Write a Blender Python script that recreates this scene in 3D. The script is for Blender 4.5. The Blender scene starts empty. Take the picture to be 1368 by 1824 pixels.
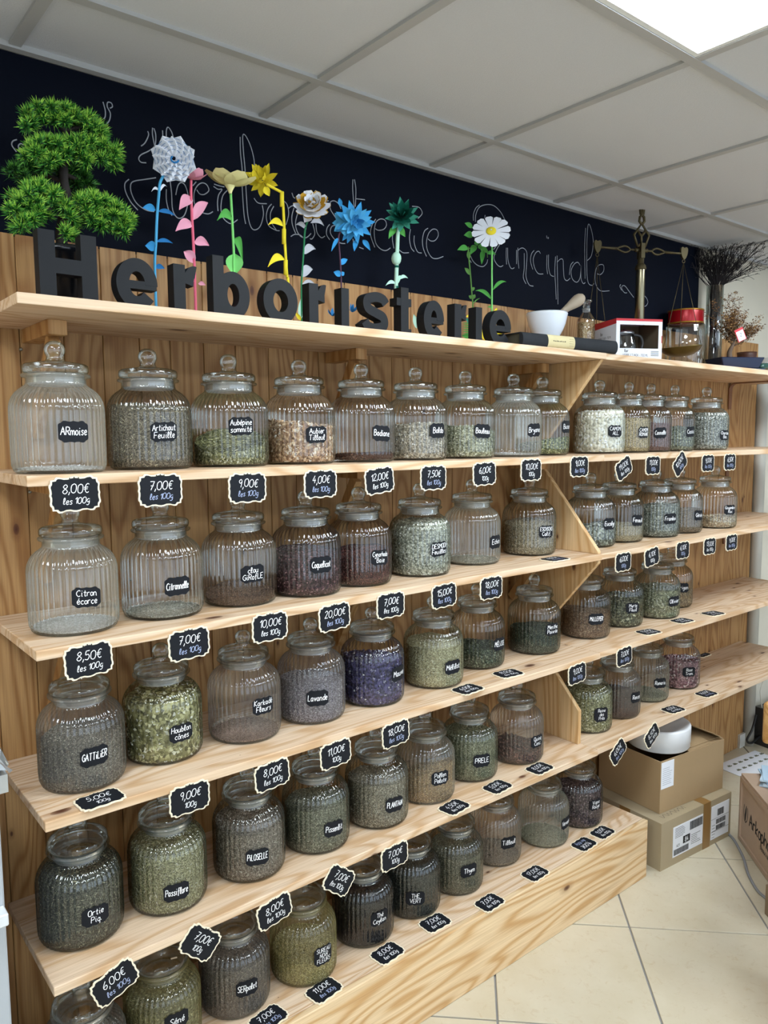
import bpy, bmesh, math, random
import numpy as np
from mathutils import Vector, Matrix

random.seed(7)
RNG = np.random.default_rng(11)
SC = bpy.context.scene
COL = SC.collection
PI = math.pi

# ------------------------------------------------------------------ camera
CAM_POS = Vector((-0.37432, -1.83408, 1.62925))
F_PX, YAW, PITCH, ROLL = 1368.02, 0.682767, 0.099307, -0.0070
IMG_W, IMG_H = 1368.0, 1824.0
_fwd = Vector((math.sin(YAW) * math.cos(PITCH), math.cos(YAW) * math.cos(PITCH), -math.sin(PITCH)))
_r0 = Vector((math.cos(YAW), -math.sin(YAW), 0))
_u0 = _r0.cross(_fwd)
_right = _r0 * math.cos(ROLL) + _u0 * math.sin(ROLL)
_up = _u0 * math.cos(ROLL) - _r0 * math.sin(ROLL)
cam_data = bpy.data.cameras.new('camera')
cam_data.sensor_fit = 'VERTICAL'
cam_data.sensor_height = 36.0
cam_data.lens = F_PX / IMG_H * 36.0
cam_data.clip_start = 0.05
cam = bpy.data.objects.new('camera', cam_data)
COL.objects.link(cam)
m = Matrix((_right, _up, -_fwd)).transposed().to_4x4()
m.translation = CAM_POS
cam.matrix_world = m
SC.camera = cam

# ------------------------------------------------------------------ world, exposure
world = bpy.data.worlds.new('world')
SC.world = world
world.use_nodes = True
world.node_tree.nodes['Background'].inputs[0].default_value = (0.72, 0.86, 1.0, 1)
world.node_tree.nodes['Background'].inputs[1].default_value = 2.0
SC.view_settings.view_transform = 'Standard'
SC.view_settings.look = 'None'
SC.view_settings.exposure = 0.28
SC.view_settings.gamma = 1.0
SC.view_settings.use_curve_mapping = False
PANEL_STRENGTH = 25.0
SC.cycles.use_denoising = True
SC.cycles.max_bounces = 8
SC.cycles.diffuse_bounces = 3
SC.cycles.glossy_bounces = 4
SC.cycles.transmission_bounces = 8
SC.cycles.transparent_max_bounces = 40
SC.cycles.sample_clamp_indirect = 6.0
SC.cycles.caustics_reflective = False
SC.cycles.caustics_refractive = False

# ------------------------------------------------------------------ geometry of the place (metres)
Z_TOP, Z1, Z2, Z3, Z4, Z5 = 1.8865, 1.5609, 1.2372, 0.9048, 0.5713, 0.2182
ZROW = {1: Z1, 2: Z2, 3: Z3, 4: Z4, 5: Z5}
DEPTH, LEN, THICK = 0.352, 1.754, 0.020
X_END = 3.46
CEIL = 2.452

def px_dir(px, py):
    return (_fwd * F_PX + _right * (px - IMG_W / 2) - _up * (py - IMG_H / 2)).normalized()
def PY(px, py, Y):
    d = px_dir(px, py); return CAM_POS + d * ((Y - CAM_POS.y) / d.y)
def PZ(px, py, Z):
    d = px_dir(px, py); return CAM_POS + d * ((Z - CAM_POS.z) / d.z)
def mpp(p):
    return (Vector(p) - CAM_POS).dot(_fwd) / F_PX      # metres per photo pixel at p

# ------------------------------------------------------------------ object helpers
def tag(o, label=None, cat=None, group=None, kind=None):
    if label: o['label'] = label
    if cat: o['category'] = cat
    if group: o['group'] = group
    if kind: o['kind'] = kind
    return o
def empty(name, loc=(0, 0, 0), rz=0.0, label=None, cat=None, group=None):
    o = bpy.data.objects.new(name, None)
    o.empty_display_size = 0.02
    COL.objects.link(o)
    o.location = loc
    o.rotation_euler = (0, 0, rz)
    return tag(o, label, cat, group)
def link(name, mesh, parent=None, loc=None, rot=None):
    o = bpy.data.objects.new(name, mesh)
    COL.objects.link(o)
    if parent: o.parent = parent
    if loc is not None: o.location = loc
    if rot is not None: o.rotation_euler = rot
    return o

class MB:
    def __init__(self):
        self.v = []; self.f = []; self.s = []; self.r = []
    def add(self, vs, fs, smooth=False, rnd=None):
        b = len(self.v)
        self.v.extend([tuple(x) for x in vs])
        for f in fs:
            self.f.append(tuple(i + b for i in f)); self.s.append(smooth)
            self.r.append(random.random() if rnd is None else rnd)
        return self
    def box(self, x0, x1, y0, y1, z0, z1):
        return self.hexa([(x0, y0, z0), (x1, y0, z0), (x1, y1, z0), (x0, y1, z0), (x0, y0, z1), (x1, y0, z1), (x1, y1, z1), (x0, y1, z1)])
    def hexa(self, p):
        return self.add(p, [(0, 3, 2, 1), (4, 5, 6, 7), (0, 1, 5, 4), (1, 2, 6, 5), (2, 3, 7, 6), (3, 0, 4, 7)])
    def bar(self, a, b, w, h, up=(0, 0, 1)):
        a, b = Vector(a), Vector(b); d = (b - a).normalized(); s = d.cross(Vector(up)).normalized(); u = s.cross(d)
        p = []
        for c in (a, b):
            for i, j in ((-1, -1), (1, -1), (1, 1), (-1, 1)):
                p.append(c + s * (w / 2 * i) + u * (h / 2 * j))
        return self.add(p, [(0, 1, 2, 3), (7, 6, 5, 4), (0, 4, 5, 1), (1, 5, 6, 2), (2, 6, 7, 3), (3, 7, 4, 0)])
    def lathe(self, prof, n=32, o=(0, 0, 0), closed=False, rib=0, smooth=True):
        vs = []; fs = []
        for k, pr in enumerate(prof):
            r, z = pr[0], pr[1]; amp = pr[2] if len(pr) > 2 else 0
            for i in range(n):
                t = 2 * PI * i / n
                rr = r + (amp * (abs(math.sin(rib / 2 * t)) - 0.5) if amp else 0)
                vs.append((o[0] + rr * math.cos(t), o[1] + rr * math.sin(t), o[2] + z))
        for k in range(len(prof) - 1):
            for i in range(n):
                j = (i + 1) % n
                fs.append((k * n + i, k * n + j, (k + 1) * n + j, (k + 1) * n + i))
        if closed:
            fs.append(tuple(range(n - 1, -1, -1))); fs.append(tuple((len(prof) - 1) * n + i for i in range(n)))
        return self.add(vs, fs, smooth)
    def tube(self, pts, rad, n=8, cap=True, smooth=True):
        pts = [Vector(p) for p in pts]
        if not hasattr(rad, '__len__'): rad = [rad] * len(pts)
        vs = []; fs = []
        ref = Vector((0, 0, 1))
        for k, p in enumerate(pts):
            d = (pts[min(k + 1, len(pts) - 1)] - pts[max(k - 1, 0)])
            if d.length < 1e-9: d = Vector((0, 0, 1))
            d.normalize()
            if k == 0:
                s = d.cross(Vector((1, 0, 0)) if abs(d.x) < .8 else Vector((0, 1, 0))).normalized()
            else:
                s = (s - d * s.dot(d))
                s = s.normalized() if s.length > 1e-6 else d.cross(Vector((1, 0, 0))).normalized()
            t = d.cross(s)
            for i in range(n):
                a = 2 * PI * i / n
                vs.append(p + s * (rad[k] * math.cos(a)) + t * (rad[k] * math.sin(a)))
        for k in range(len(pts) - 1):
            for i in range(n):
                j = (i + 1) % n
                fs.append((k * n + i, k * n + j, (k + 1) * n + j, (k + 1) * n + i))
        if cap:
            fs.append(tuple(range(n - 1, -1, -1))); fs.append(tuple((len(pts) - 1) * n + i for i in range(n)))
        return self.add(vs, fs, smooth)
    def prism(self, poly, fn, d0, d1):
        """poly: 2D outline, fn(u,v,d) -> 3D; solid between depths d0 and d1"""
        n = len(poly)
        vs = [fn(u, v, d0) for u, v in poly] + [fn(u, v, d1) for u, v in poly]
        fs = [tuple(range(n - 1, -1, -1)), tuple(range(n, 2 * n))]
        for i in range(n):
            j = (i + 1) % n
            fs.append((i, j, n + j, n + i))
        return self.add(vs, fs)
    def ellipsoid(self, c, rx, ry, rz, n=16, m=10):
        prof = []
        vs = []; fs = []
        for k in range(m + 1):
            a = PI * k / m
            for i in range(n):
                t = 2 * PI * i / n
                vs.append((c[0] + rx * math.sin(a) * math.cos(t), c[1] + ry * math.sin(a) * math.sin(t), c[2] - rz * math.cos(a)))
        for k in range(m):
            for i in range(n):
                j = (i + 1) % n
                fs.append((k * n + i, k * n + j, (k + 1) * n + j, (k + 1) * n + i))
        return self.add(vs, fs, True)
    def mesh(self, name, mat):
        me = bpy.data.meshes.new(name)
        me.from_pydata(self.v, [], self.f)
        me.polygons.foreach_set('use_smooth', self.s)
        at = me.attributes.new('rnd', 'FLOAT', 'FACE')
        at.data.foreach_set('value', self.r)
        if mat: me.materials.append(mat)
        me.update()
        return me
    def build(self, name, mat, parent=None, loc=None, rot=None, bevel=0.0, seg=1):
        me = self.mesh(name, mat)
        if bevel: do_bevel(me, bevel, seg)
        return link(name, me, parent, loc, rot)

def do_bevel(me, w, seg=1):
    bm = bmesh.new(); bm.from_mesh(me)
    bmesh.ops.remove_doubles(bm, verts=bm.verts, dist=1e-6)
    es = [e for e in bm.edges if len(e.link_faces) == 2 and e.calc_face_angle(0) > 0.6]
    bmesh.ops.bevel(bm, geom=es, offset=w, segments=seg, affect='EDGES', profile=0.5, clamp_overlap=True)
    bm.to_mesh(me); bm.free()

def smooth_line(pts, n=5, closed=False):
    """Catmull-Rom through 2D/3D points; a repeated point makes a corner."""
    P = [Vector(p) for p in pts]
    out = []
    m_ = len(P)
    for i in range(m_ - 1 if not closed else m_):
        p0 = P[(i - 1) % m_] if (closed or i > 0) else P[i]
        p1 = P[i % m_]; p2 = P[(i + 1) % m_]
        p3 = P[(i + 2) % m_] if (closed or i + 2 < m_) else p2
        if (p1 - p2).length < 1e-9: continue
        for k in range(n):
            t = k / n
            out.append(0.5 * ((2 * p1) + (p2 - p0) * t + (2 * p0 - 5 * p1 + 4 * p2 - p3) * t * t + (3 * p1 - p0 - 3 * p2 + p3) * t ** 3))
    if not closed: out.append(P[-1])
    return out

# ------------------------------------------------------------------ materials
def lin(h):
    h = h.lstrip('#')
    c = [int(h[i:i + 2], 16) / 255 for i in (0, 2, 4)]
    return tuple((x / 12.92 if x <= 0.04045 else ((x + 0.055) / 1.055) ** 2.4) for x in c) + (1.0,)
class NT:
    def __init__(self, name):
        self.m = bpy.data.materials.new(name); self.m.use_nodes = True
        self.t = self.m.node_tree; self.n = self.t.nodes; self.n.clear()
        self.out = self.n.new('ShaderNodeOutputMaterial')
    def new(self, typ, **kw):
        o = self.n.new('ShaderNode' + typ)
        for k, v in kw.items(): setattr(o, k, v)
        return o
    def set(self, sock, val):
        if isinstance(val, bpy.types.NodeSocket): self.t.links.new(val, sock)
        elif isinstance(val, bpy.types.Node): self.t.links.new(val.outputs[0], sock)
        elif val is not None: sock.default_value = val
    def math(self, op, a, b=None, c=None, clamp=False):
        o = self.new('Math', operation=op, use_clamp=clamp)
        for i, x in enumerate((a, b, c)): self.set(o.inputs[i], x) if x is not None else None
        return o.outputs[0]
    def mix(self, f, a, b, mode='MIX'):
        o = self.new('Mix', data_type='RGBA', blend_type=mode)
        self.set(o.inputs[0], f); self.set(o.inputs[6], a); self.set(o.inputs[7], b)
        return o.outputs[2]
    def ramp(self, f, stops, interp='LINEAR'):
        o = self.new('ValToRGB'); cr = o.color_ramp; cr.interpolation = interp
        while len(cr.elements) < len(stops): cr.elements.new(0.5)
        for e, (p, c) in zip(cr.elements, stops): e.position = p; e.color = c
        self.set(o.inputs[0], f)
        return o.outputs[0]
    def noise(self, vec, scale, detail=2.0, rough=0.5, dist=0.0):
        o = self.new('TexNoise'); self.set(o.inputs['Vector'], vec)
        o.inputs['Scale'].default_value = scale; o.inputs['Detail'].default_value = detail
        o.inputs['Roughness'].default_value = rough; o.inputs['Distortion'].default_value = dist
        return o.outputs[0]
    def comb(self, x, y, z):
        o = self.new('CombineXYZ')
        for i, a in enumerate((x, y, z)): self.set(o.inputs[i], a)
        return o.outputs[0]
    def bump(self, h, s, d=0.002):
        o = self.new('Bump'); o.inputs['Strength'].default_value = s; o.inputs['Distance'].default_value = d
        self.set(o.inputs['Height'], h); return o.outputs[0]
    def princ(self, color, rough=0.5, metal=0.0, normal=None, spec=0.5, **kw):
        p = self.new('BsdfPrincipled')
        self.set(p.inputs['Base Color'], color); self.set(p.inputs['Roughness'], rough)
        p.inputs['Metallic'].default_value = metal; p.inputs['Specular IOR Level'].default_value = spec
        if normal: self.set(p.inputs['Normal'], normal)
        for k, v in kw.items(): self.set(p.inputs[k], v)
        self.t.links.new(p.outputs[0], self.out.inputs[0])
        return p
    def surf(self, s):
        self.t.links.new(s if isinstance(s, bpy.types.NodeSocket) else s.outputs[0], self.out.inputs[0]); return self.m

def plain(name, hexc, rough=0.5, metal=0.0, spec=0.5, var=0.0, scale=60, bump=0.0):
    T = NT(name)
    c = lin(hexc)
    if var or bump:
        tc = T.new('TexCoord').outputs['Object']
        n = T.noise(tc, scale, 4.0, 0.6)
        dark = tuple(x * (1 - var) for x in c[:3]) + (1,)
        col = T.mix(n, dark, c)
        T.princ(col, rough, metal, T.bump(n, bump) if bump else None, spec)
    else:
        T.princ(c, rough, metal, None, spec)
    return T.m

def pine(name, axis, light='#e6c193', mid='#cf9f68', dark='#9a6334', strip=None, strip_axis=1, knots=1.0, rough=0.55):
    """pine: contour-like grain drawn out along `axis`, glued strips, sparse knots"""
    T = NT(name)
    tc = T.new('TexCoord').outputs['Object']
    sp = T.new('SeparateXYZ'); T.set(sp.inputs[0], tc)
    oi = T.new('ObjectInfo').outputs['Random']
    ax = [sp.outputs[i] for i in range(3)]
    along = ax[axis]; cross = [ax[i] for i in range(3) if i != axis]
    shift = T.math('MULTIPLY', oi, 37.0)
    tone = oi
    if strip:
        sid = T.math('FLOOR', T.math('DIVIDE', ax[strip_axis], strip))
        wn = T.new('TexWhiteNoise', noise_dimensions='2D')
        T.set(wn.inputs['Vector'], T.comb(sid, shift, 0.0))
        tone = wn.outputs['Value']
        shift = T.math('ADD', shift, T.math('MULTIPLY', tone, 53.0))
    al = T.math('ADD', along, shift)
    v1 = T.comb(T.math('MULTIPLY', al, 1.1), T.math('MULTIPLY', cross[0], 7.0), T.math('MULTIPLY', cross[1], 7.0))
    n1 = T.noise(v1, 1.0, 1.5, 0.45, 0.15)
    ring = T.math('SINE', T.math('MULTIPLY', n1, 95.0))
    ring = T.math('POWER', T.math('MULTIPLY_ADD', ring, 0.5, 0.5), 2.2)
    v2 = T.comb(T.math('MULTIPLY', al, 6.0), T.math('MULTIPLY', cross[0], 260.0), T.math('MULTIPLY', cross[1], 260.0))
    n2 = T.noise(v2, 1.0, 2.0, 0.6)
    # knots
    vk = T.comb(T.math('MULTIPLY', al, 3.2), T.math('MULTIPLY', T.math('ADD', cross[0], cross[1]), 6.5), 0.0)
    vo = T.new('TexVoronoi', voronoi_dimensions='2D'); T.set(vo.inputs['Vector'], vk); vo.inputs['Scale'].default_value = 1.0
    sc = T.new('SeparateColor'); T.set(sc.inputs[0], vo.outputs['Color'])
    rad = T.math('MULTIPLY', T.math('GREATER_THAN', sc.outputs[0], 1 - 0.5 * knots), T.math('MULTIPLY_ADD', sc.outputs[1], 0.055, 0.02))
    wob = T.math('MULTIPLY_ADD', n1, 0.03, -0.015)
    dist = T.math('ADD', vo.outputs['Distance'], wob)
    kn = T.math('SUBTRACT', 1.0, T.math('DIVIDE', dist, T.math('ADD', rad, 0.0001)), clamp=True)
    halo = T.math('SUBTRACT', 1.0, T.math('DIVIDE', dist, T.math('ADD', T.math('MULTIPLY', rad, 2.6), 0.0001)), clamp=True)
    c = T.mix(T.math('MULTIPLY', ring, 0.95), lin(light), lin(mid))
    c = T.mix(T.math('MULTIPLY', T.math('SUBTRACT', n2, 0.35, clamp=True), 0.9), c, lin(dark))
    c = T.mix(T.math('MULTIPLY', tone, 0.28), c, lin(mid))
    c = T.mix(T.math('MULTIPLY', halo, 0.75), c, lin(dark))
    c = T.mix(T.math('POWER', kn, 0.35), c, lin('#4a2413'))
    T.princ(c, rough, 0.0, T.bump(T.math('ADD', T.math('MULTIPLY', ring, .5), n2), 0.12, 0.001), 0.35)
    return T.m

def thin_glass(name, tint='#fdfefe', edge='#b0bfba', rough=0.015, haze=0.0, haze_col='#d8d2cc', gain=1.0, edge_amt=1.0):
    T = NT(name)
    lw = T.new('LayerWeight'); lw.inputs['Blend'].default_value = 0.42
    fr = T.new('Fresnel'); fr.inputs['IOR'].default_value = 1.45
    tr = T.new('BsdfTransparent')
    T.set(tr.inputs[0], T.mix(T.math('MULTIPLY', T.math('POWER', lw.outputs['Facing'], 1.7), edge_amt, clamp=True), lin(tint), lin(edge)))  # darkens at grazing angles: refraction streaks of the ribs put into the tint
    gl = T.new('BsdfGlossy'); gl.inputs['Roughness'].default_value = rough
    gl.inputs[0].default_value = (1, 1, 1, 1)
    mx = T.new('MixShader')
    T.set(mx.inputs[0], T.math('MULTIPLY', T.math('MULTIPLY_ADD', fr.outputs[0], 0.55, 0.055), gain, clamp=True)); T.set(mx.inputs[1], tr); T.set(mx.inputs[2], gl)
    if haze:
        tc = T.new('TexCoord').outputs['Object']
        sp = T.new('SeparateXYZ'); T.set(sp.inputs[0], tc)
        n = T.noise(tc, 30, 4, 0.6)
        df = T.new('BsdfDiffuse'); df.inputs[0].default_value = lin(haze_col)
        tl = T.new('BsdfTranslucent'); tl.inputs[0].default_value = lin(haze_col)
        dm = T.new('MixShader'); dm.inputs[0].default_value = 0.5; T.set(dm.inputs[1], df); T.set(dm.inputs[2], tl)
        m2 = T.new('MixShader'); T.set(m2.inputs[0], T.math('MULTIPLY', T.math('MULTIPLY_ADD', n, 0.8, 0.6), haze, clamp=True))
        T.set(m2.inputs[1], mx); T.set(m2.inputs[2], dm)
        return T.surf(m2)
    return T.surf(mx)

def soften(c, k, g2=1.0):
    g = (c[0] + c[1] + c[2]) / 3
    return tuple(min(.92, (x * (1 - .28 * k) + g * .28 * k) * (1 + .72 * k) * g2) for x in c[:3]) + (1,)
def herb_mat(name, cols, dark=0.55, rough=0.85, cell=300.0, soft=0.0):
    T = NT(name)
    at = T.new('Attribute', attribute_type='GEOMETRY', attribute_name='rnd')
    tc = T.new('TexCoord').outputs['Object']
    vo = T.new('TexVoronoi'); T.set(vo.inputs['Vector'], tc); vo.inputs['Scale'].default_value = cell
    sc = T.new('SeparateColor'); T.set(sc.inputs[0], vo.outputs['Color'])
    n = T.noise(tc, cell * 1.6, 2.0, 0.7)
    f = T.math('FRACT', T.math('ADD', at.outputs['Fac'], T.math('MULTIPLY', sc.outputs[0], 0.55)))
    f = T.math('ADD', T.math('MULTIPLY', f, 0.85), T.math('MULTIPLY_ADD', n, 0.3, -0.08), clamp=True)
    st = [(i / max(1, len(cols) - 1), soften(lin(c), soft, (.42 + .95 * i / max(1, len(cols) - 1)) if soft else 1.0)) for i, c in enumerate(cols)]
    c = T.ramp(f, st)
    h = T.math('SUBTRACT', 1.0, vo.outputs['Distance'])
    T.princ(c, rough, 0, T.bump(h, 0.9, 0.003), 0.15)
    return T.m

M = {}
M['shelf'] = pine('pine_shelf', 0, '#e3caae', '#c8a27a', '#8b6140', strip=0.045, strip_axis=1, knots=0.8)
M['front'] = pine('pine_front_board', 0, '#e6cba4', '#c79c68', '#8f6236', strip=0.30, strip_axis=2, knots=1.0)
M['plank'] = pine('pine_panel', 2, '#b88e5c', '#94683b', '#62391c', knots=1.0)
M['gusset'] = pine('pine_gusset', 2, '#dfbf92', '#c59a66', '#8f6034', knots=0.8)
M['brace'] = pine('pine_brace', 2, '#c99f6c', '#a97844', '#7a4d28', knots=0.2)
M['glass'] = thin_glass('clear_ribbed_glass')
M['glass_dusty'] = thin_glass('dusty_glass', haze=0.10, haze_col='#cbbfb6')
M['glass_pale'] = thin_glass('pale_dusty_glass', haze=0.12, haze_col='#d9d6c8')
M['glass_yellow'] = thin_glass('pollen_dusted_glass', haze=0.24, haze_col='#b3a468')
M['lid'] = thin_glass('lid_glass', tint='#fbfdfc', edge='#a9bcb7', gain=1.0)
M['seal'] = thin_glass('seal_plastic', tint='#ffffff', edge='#d0d4d8', rough=0.3, haze=0.42, haze_col='#eef1f6')
M['clear'] = thin_glass('plain_glass', edge='#b5c6c2', gain=1.2)
M['black'] = plain('blackboard_vinyl', '#15171d', 0.6, spec=0.2)
M['white'] = plain('chalk_pen_white', '#f6f6f8', 0.7)
M['bluewhite'] = plain('chalk_pen_smudged', '#a9b4d6', 0.7)
M['cream'] = plain('cream_painted_wood', '#efe2c8', 0.6)
M['letter'] = plain('black_painted_wood', '#17191d', 0.6, spec=0.25, var=.3, scale=40)
# ================================================================== THE ROOM
M['plaster'] = plain('cream_wall_paint', '#d9d2c2', 0.8, var=.06, scale=8)
M['ceiltile'] = plain('mineral_ceiling_tile', '#d3d5da', 0.9, var=.10, scale=260, bump=.35)
M['ceilbar'] = plain('ceiling_grid_metal', '#b2b2b2', 0.5)
M['grout'] = plain('dark_grout', '#85827f', 0.8)
def floor_mat():
    T = NT('beige_mottled_tile')
    tc = T.new('TexCoord').outputs['Object']
    oi = T.new('ObjectInfo').outputs['Random']
    sp = T.new('SeparateXYZ'); T.set(sp.inputs[0], tc)
    v = T.comb(T.math('MULTIPLY_ADD', oi, 31.0, sp.outputs[0]), sp.outputs[1], oi)
    n1 = T.noise(v, 7, 4, 0.6); n2 = T.noise(v, 38, 5, 0.7, 0.6)
    c = T.mix(n1, lin('#cfc5b1'), lin('#b9ab8e'))
    c = T.mix(T.math('MULTIPLY', T.math('SUBTRACT', n2, 0.55, clamp=True), 2.2, clamp=True), c, lin('#ab9068'))
    T.princ(c, 0.38, 0, None, 0.45)
    return T.m
M['floor'] = floor_mat()

fl = MB().box(-1.8, 6.2, -4.6, 0.3, -0.06, -0.004).build('floor', M['grout'])
tag(fl, 'beige stone tiled floor laid diagonally with grey joints', kind='structure')
# tiles at 45 degrees, 0.45 m
A = 0.4535
jx, jy = 5.013 * .352, -1.363 * .352          # a joint crossing measured on the floor
tm = MB().box(-A / 2 + .003, A / 2 - .003, -A / 2 + .003, A / 2 - .003, -0.006, 0.0).mesh('floor_tile', M['floor'])
do_bevel(tm, 0.0012)
c45 = math.sqrt(.5)
for i in range(-9, 10):
    for j in range(-9, 10):
        u, w = (i + .5) * A, (j + .5) * A
        x = jx + (u + w) * c45; y = jy + (u - w) * c45
        if -0.9 < x < 5.2 and -3.0 < y < 0.30:
            link('floor_tile', tm, fl, (x, y, 0), (0, 0, PI / 4))

ce = MB().box(-1.8, 6.2, -4.6, 0.1, CEIL + .03, CEIL + .09).build('ceiling', M['ceiltile'])
tag(ce, 'suspended ceiling of square white mineral tiles in a metal grid', kind='structure')
GX0, GY0, GS = 0.106, -0.277, 0.598
tmesh = MB().box(-GS / 2 + .004, GS / 2 - .004, -GS / 2 + .004, GS / 2 - .004, 0, .02).mesh('ceiling_tile', M['ceiltile'])
emesh = MB().box(-GS / 2 + .004, GS / 2 - .004, -.139, .139, 0, .02).mesh('ceiling_tile', M['ceiltile'])
LIGHT_CELLS = [(1, 1), (-2, 1), (4, 1), (-2, 4), (1, 4), (4, 4)]
for i in range(-3, 9):
    x = GX0 + (i + .5) * GS
    link('ceiling_tile', emesh, ce, (x, -.139, CEIL + .008))
    for j in range(0, 7):
        if (i, j) in LIGHT_CELLS: continue
        link('ceiling_tile', tmesh, ce, (x, GY0 - (j + .5) * GS, CEIL + .008))
barx = MB().box(-1.8, 6.2, -.012, .012, 0, .024).mesh('ceiling_bar', M['ceilbar'])
bary = MB().box(-.012, .012, -4.5, 0, 0.0006, .024).mesh('ceiling_bar', M['ceilbar'])
for j in range(0, 8): link('ceiling_bar', barx, ce, (0, GY0 - j * GS, CEIL))
for i in range(-3, 10): link('ceiling_bar', bary, ce, (GX0 + i * GS, 0, CEIL))
t1 = MB().box(-1.8, 6.2, -.020, 0.0, -.004, .024).build('edge_trim', M['ceilbar'], ce, (0, 0, CEIL))

# LED panels of the ceiling grid
T = NT('led_diffuser'); e = T.new('Emission'); e.inputs[0].default_value = (0.83, 0.93, 1.0, 1); e.inputs[1].default_value = PANEL_STRENGTH; M['led'] = T.surf(e)
M['ledframe'] = plain('white_panel_frame', '#eef0f0', .4)
for (i, j), lab in zip(LIGHT_CELLS, ['bright square LED panel in the ceiling above the right shelves', 'LED ceiling panel over the left end of the shelving', 'LED ceiling panel over the far right corner', 'LED ceiling panel behind the viewer to the left', 'LED ceiling panel behind the viewer in the middle', 'LED ceiling panel behind the viewer to the right']):
    r = empty('ceiling_light', (GX0 + (i + .5) * GS, GY0 - (j + .5) * GS, CEIL), 0, lab, 'ceiling light', 'square LED ceiling panels')
    h = GS / 2 - .013
    fm = MB()
    for a, b, c_, d in ((-h, h, -h, -h + .012), (-h, h, h - .012, h), (-h, -h + .012, -h + .012, h - .012), (h - .012, h, -h + .012, h - .012)): fm.box(a, b, c_, d, .002, .02)
    fm.build('frame', M['ledframe'], r)
    MB().box(-h + .012, h - .012, -h + .012, h - .012, .006, .02).build('diffuser', M['led'], r)

# walls: back wall with plank panelling, left, right, and the shop front behind the viewer
wb = MB().box(-1.8, 6.2, 0.018, 0.12, 0, CEIL + .03).build('wall_back', M['plaster'])
tag(wb, 'cream painted wall behind the shelving, panelled below with vertical pine planks', kind='structure')
PAN_TOP = 2.070
x = -0.52
pw = [0.088, 0.094, 0.082, 0.100, 0.090, 0.078]
pm = {w: None for w in pw}
for w in pw:
    mm = MB().box(0.0006, w - .0006, -.0, .018, 0, PAN_TOP).mesh('plank', M['plank']); do_bevel(mm, .0016); pm[w] = mm
k = 0
while x < 3.47:
    w = pw[(k * 5 + k // 3) % 6]
    o = link('plank', pm[w], wb, (x, random.uniform(-.0004, .0004), 0)); x += w; k += 1
wl = MB().box(-1.9, -1.8, -4.6, 0.1, 0, CEIL + .03).build('wall_left', M['plaster']); tag(wl, 'cream side wall left of the shelving, out of view', kind='structure')
wr = MB().box(6.2, 6.3, -4.6, 0.1, 0, CEIL + .03).build('wall_right', M['plaster']); tag(wr, 'cream wall at the far right end of the shop', kind='structure')
wf = MB()
wf.box(-1.8, 6.2, -4.7, -4.6, 0, .35); wf.box(-1.8, 6.2, -4.7, -4.6, 2.3, CEIL + .03)
for a in (-1.8, 0.9, 3.4, 6.0): wf.box(a, a + .2, -4.7, -4.6, .35, 2.3)
wfo = wf.build('wall_front', M['plaster']); tag(wfo, 'shop front wall with window openings behind the viewer', kind='structure')
bb = MB().box(3.475, 3.95, -.012, .018, 0, .07).build('baseboard_back', plain('white_skirting', '#dedbd2', .5)); tag(bb, 'white skirting board at the far right of the back wall', kind='structure')
pp = MB().tube([(3.56, -.012, 0.0), (3.56, -.012, 2.0)], .03, 12).build('wall_pipe', plain('painted_pipe', '#b9b5ab', .5)); tag(pp, 'cream painted pipe running down the wall right of the planks', 'pipe')

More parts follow.
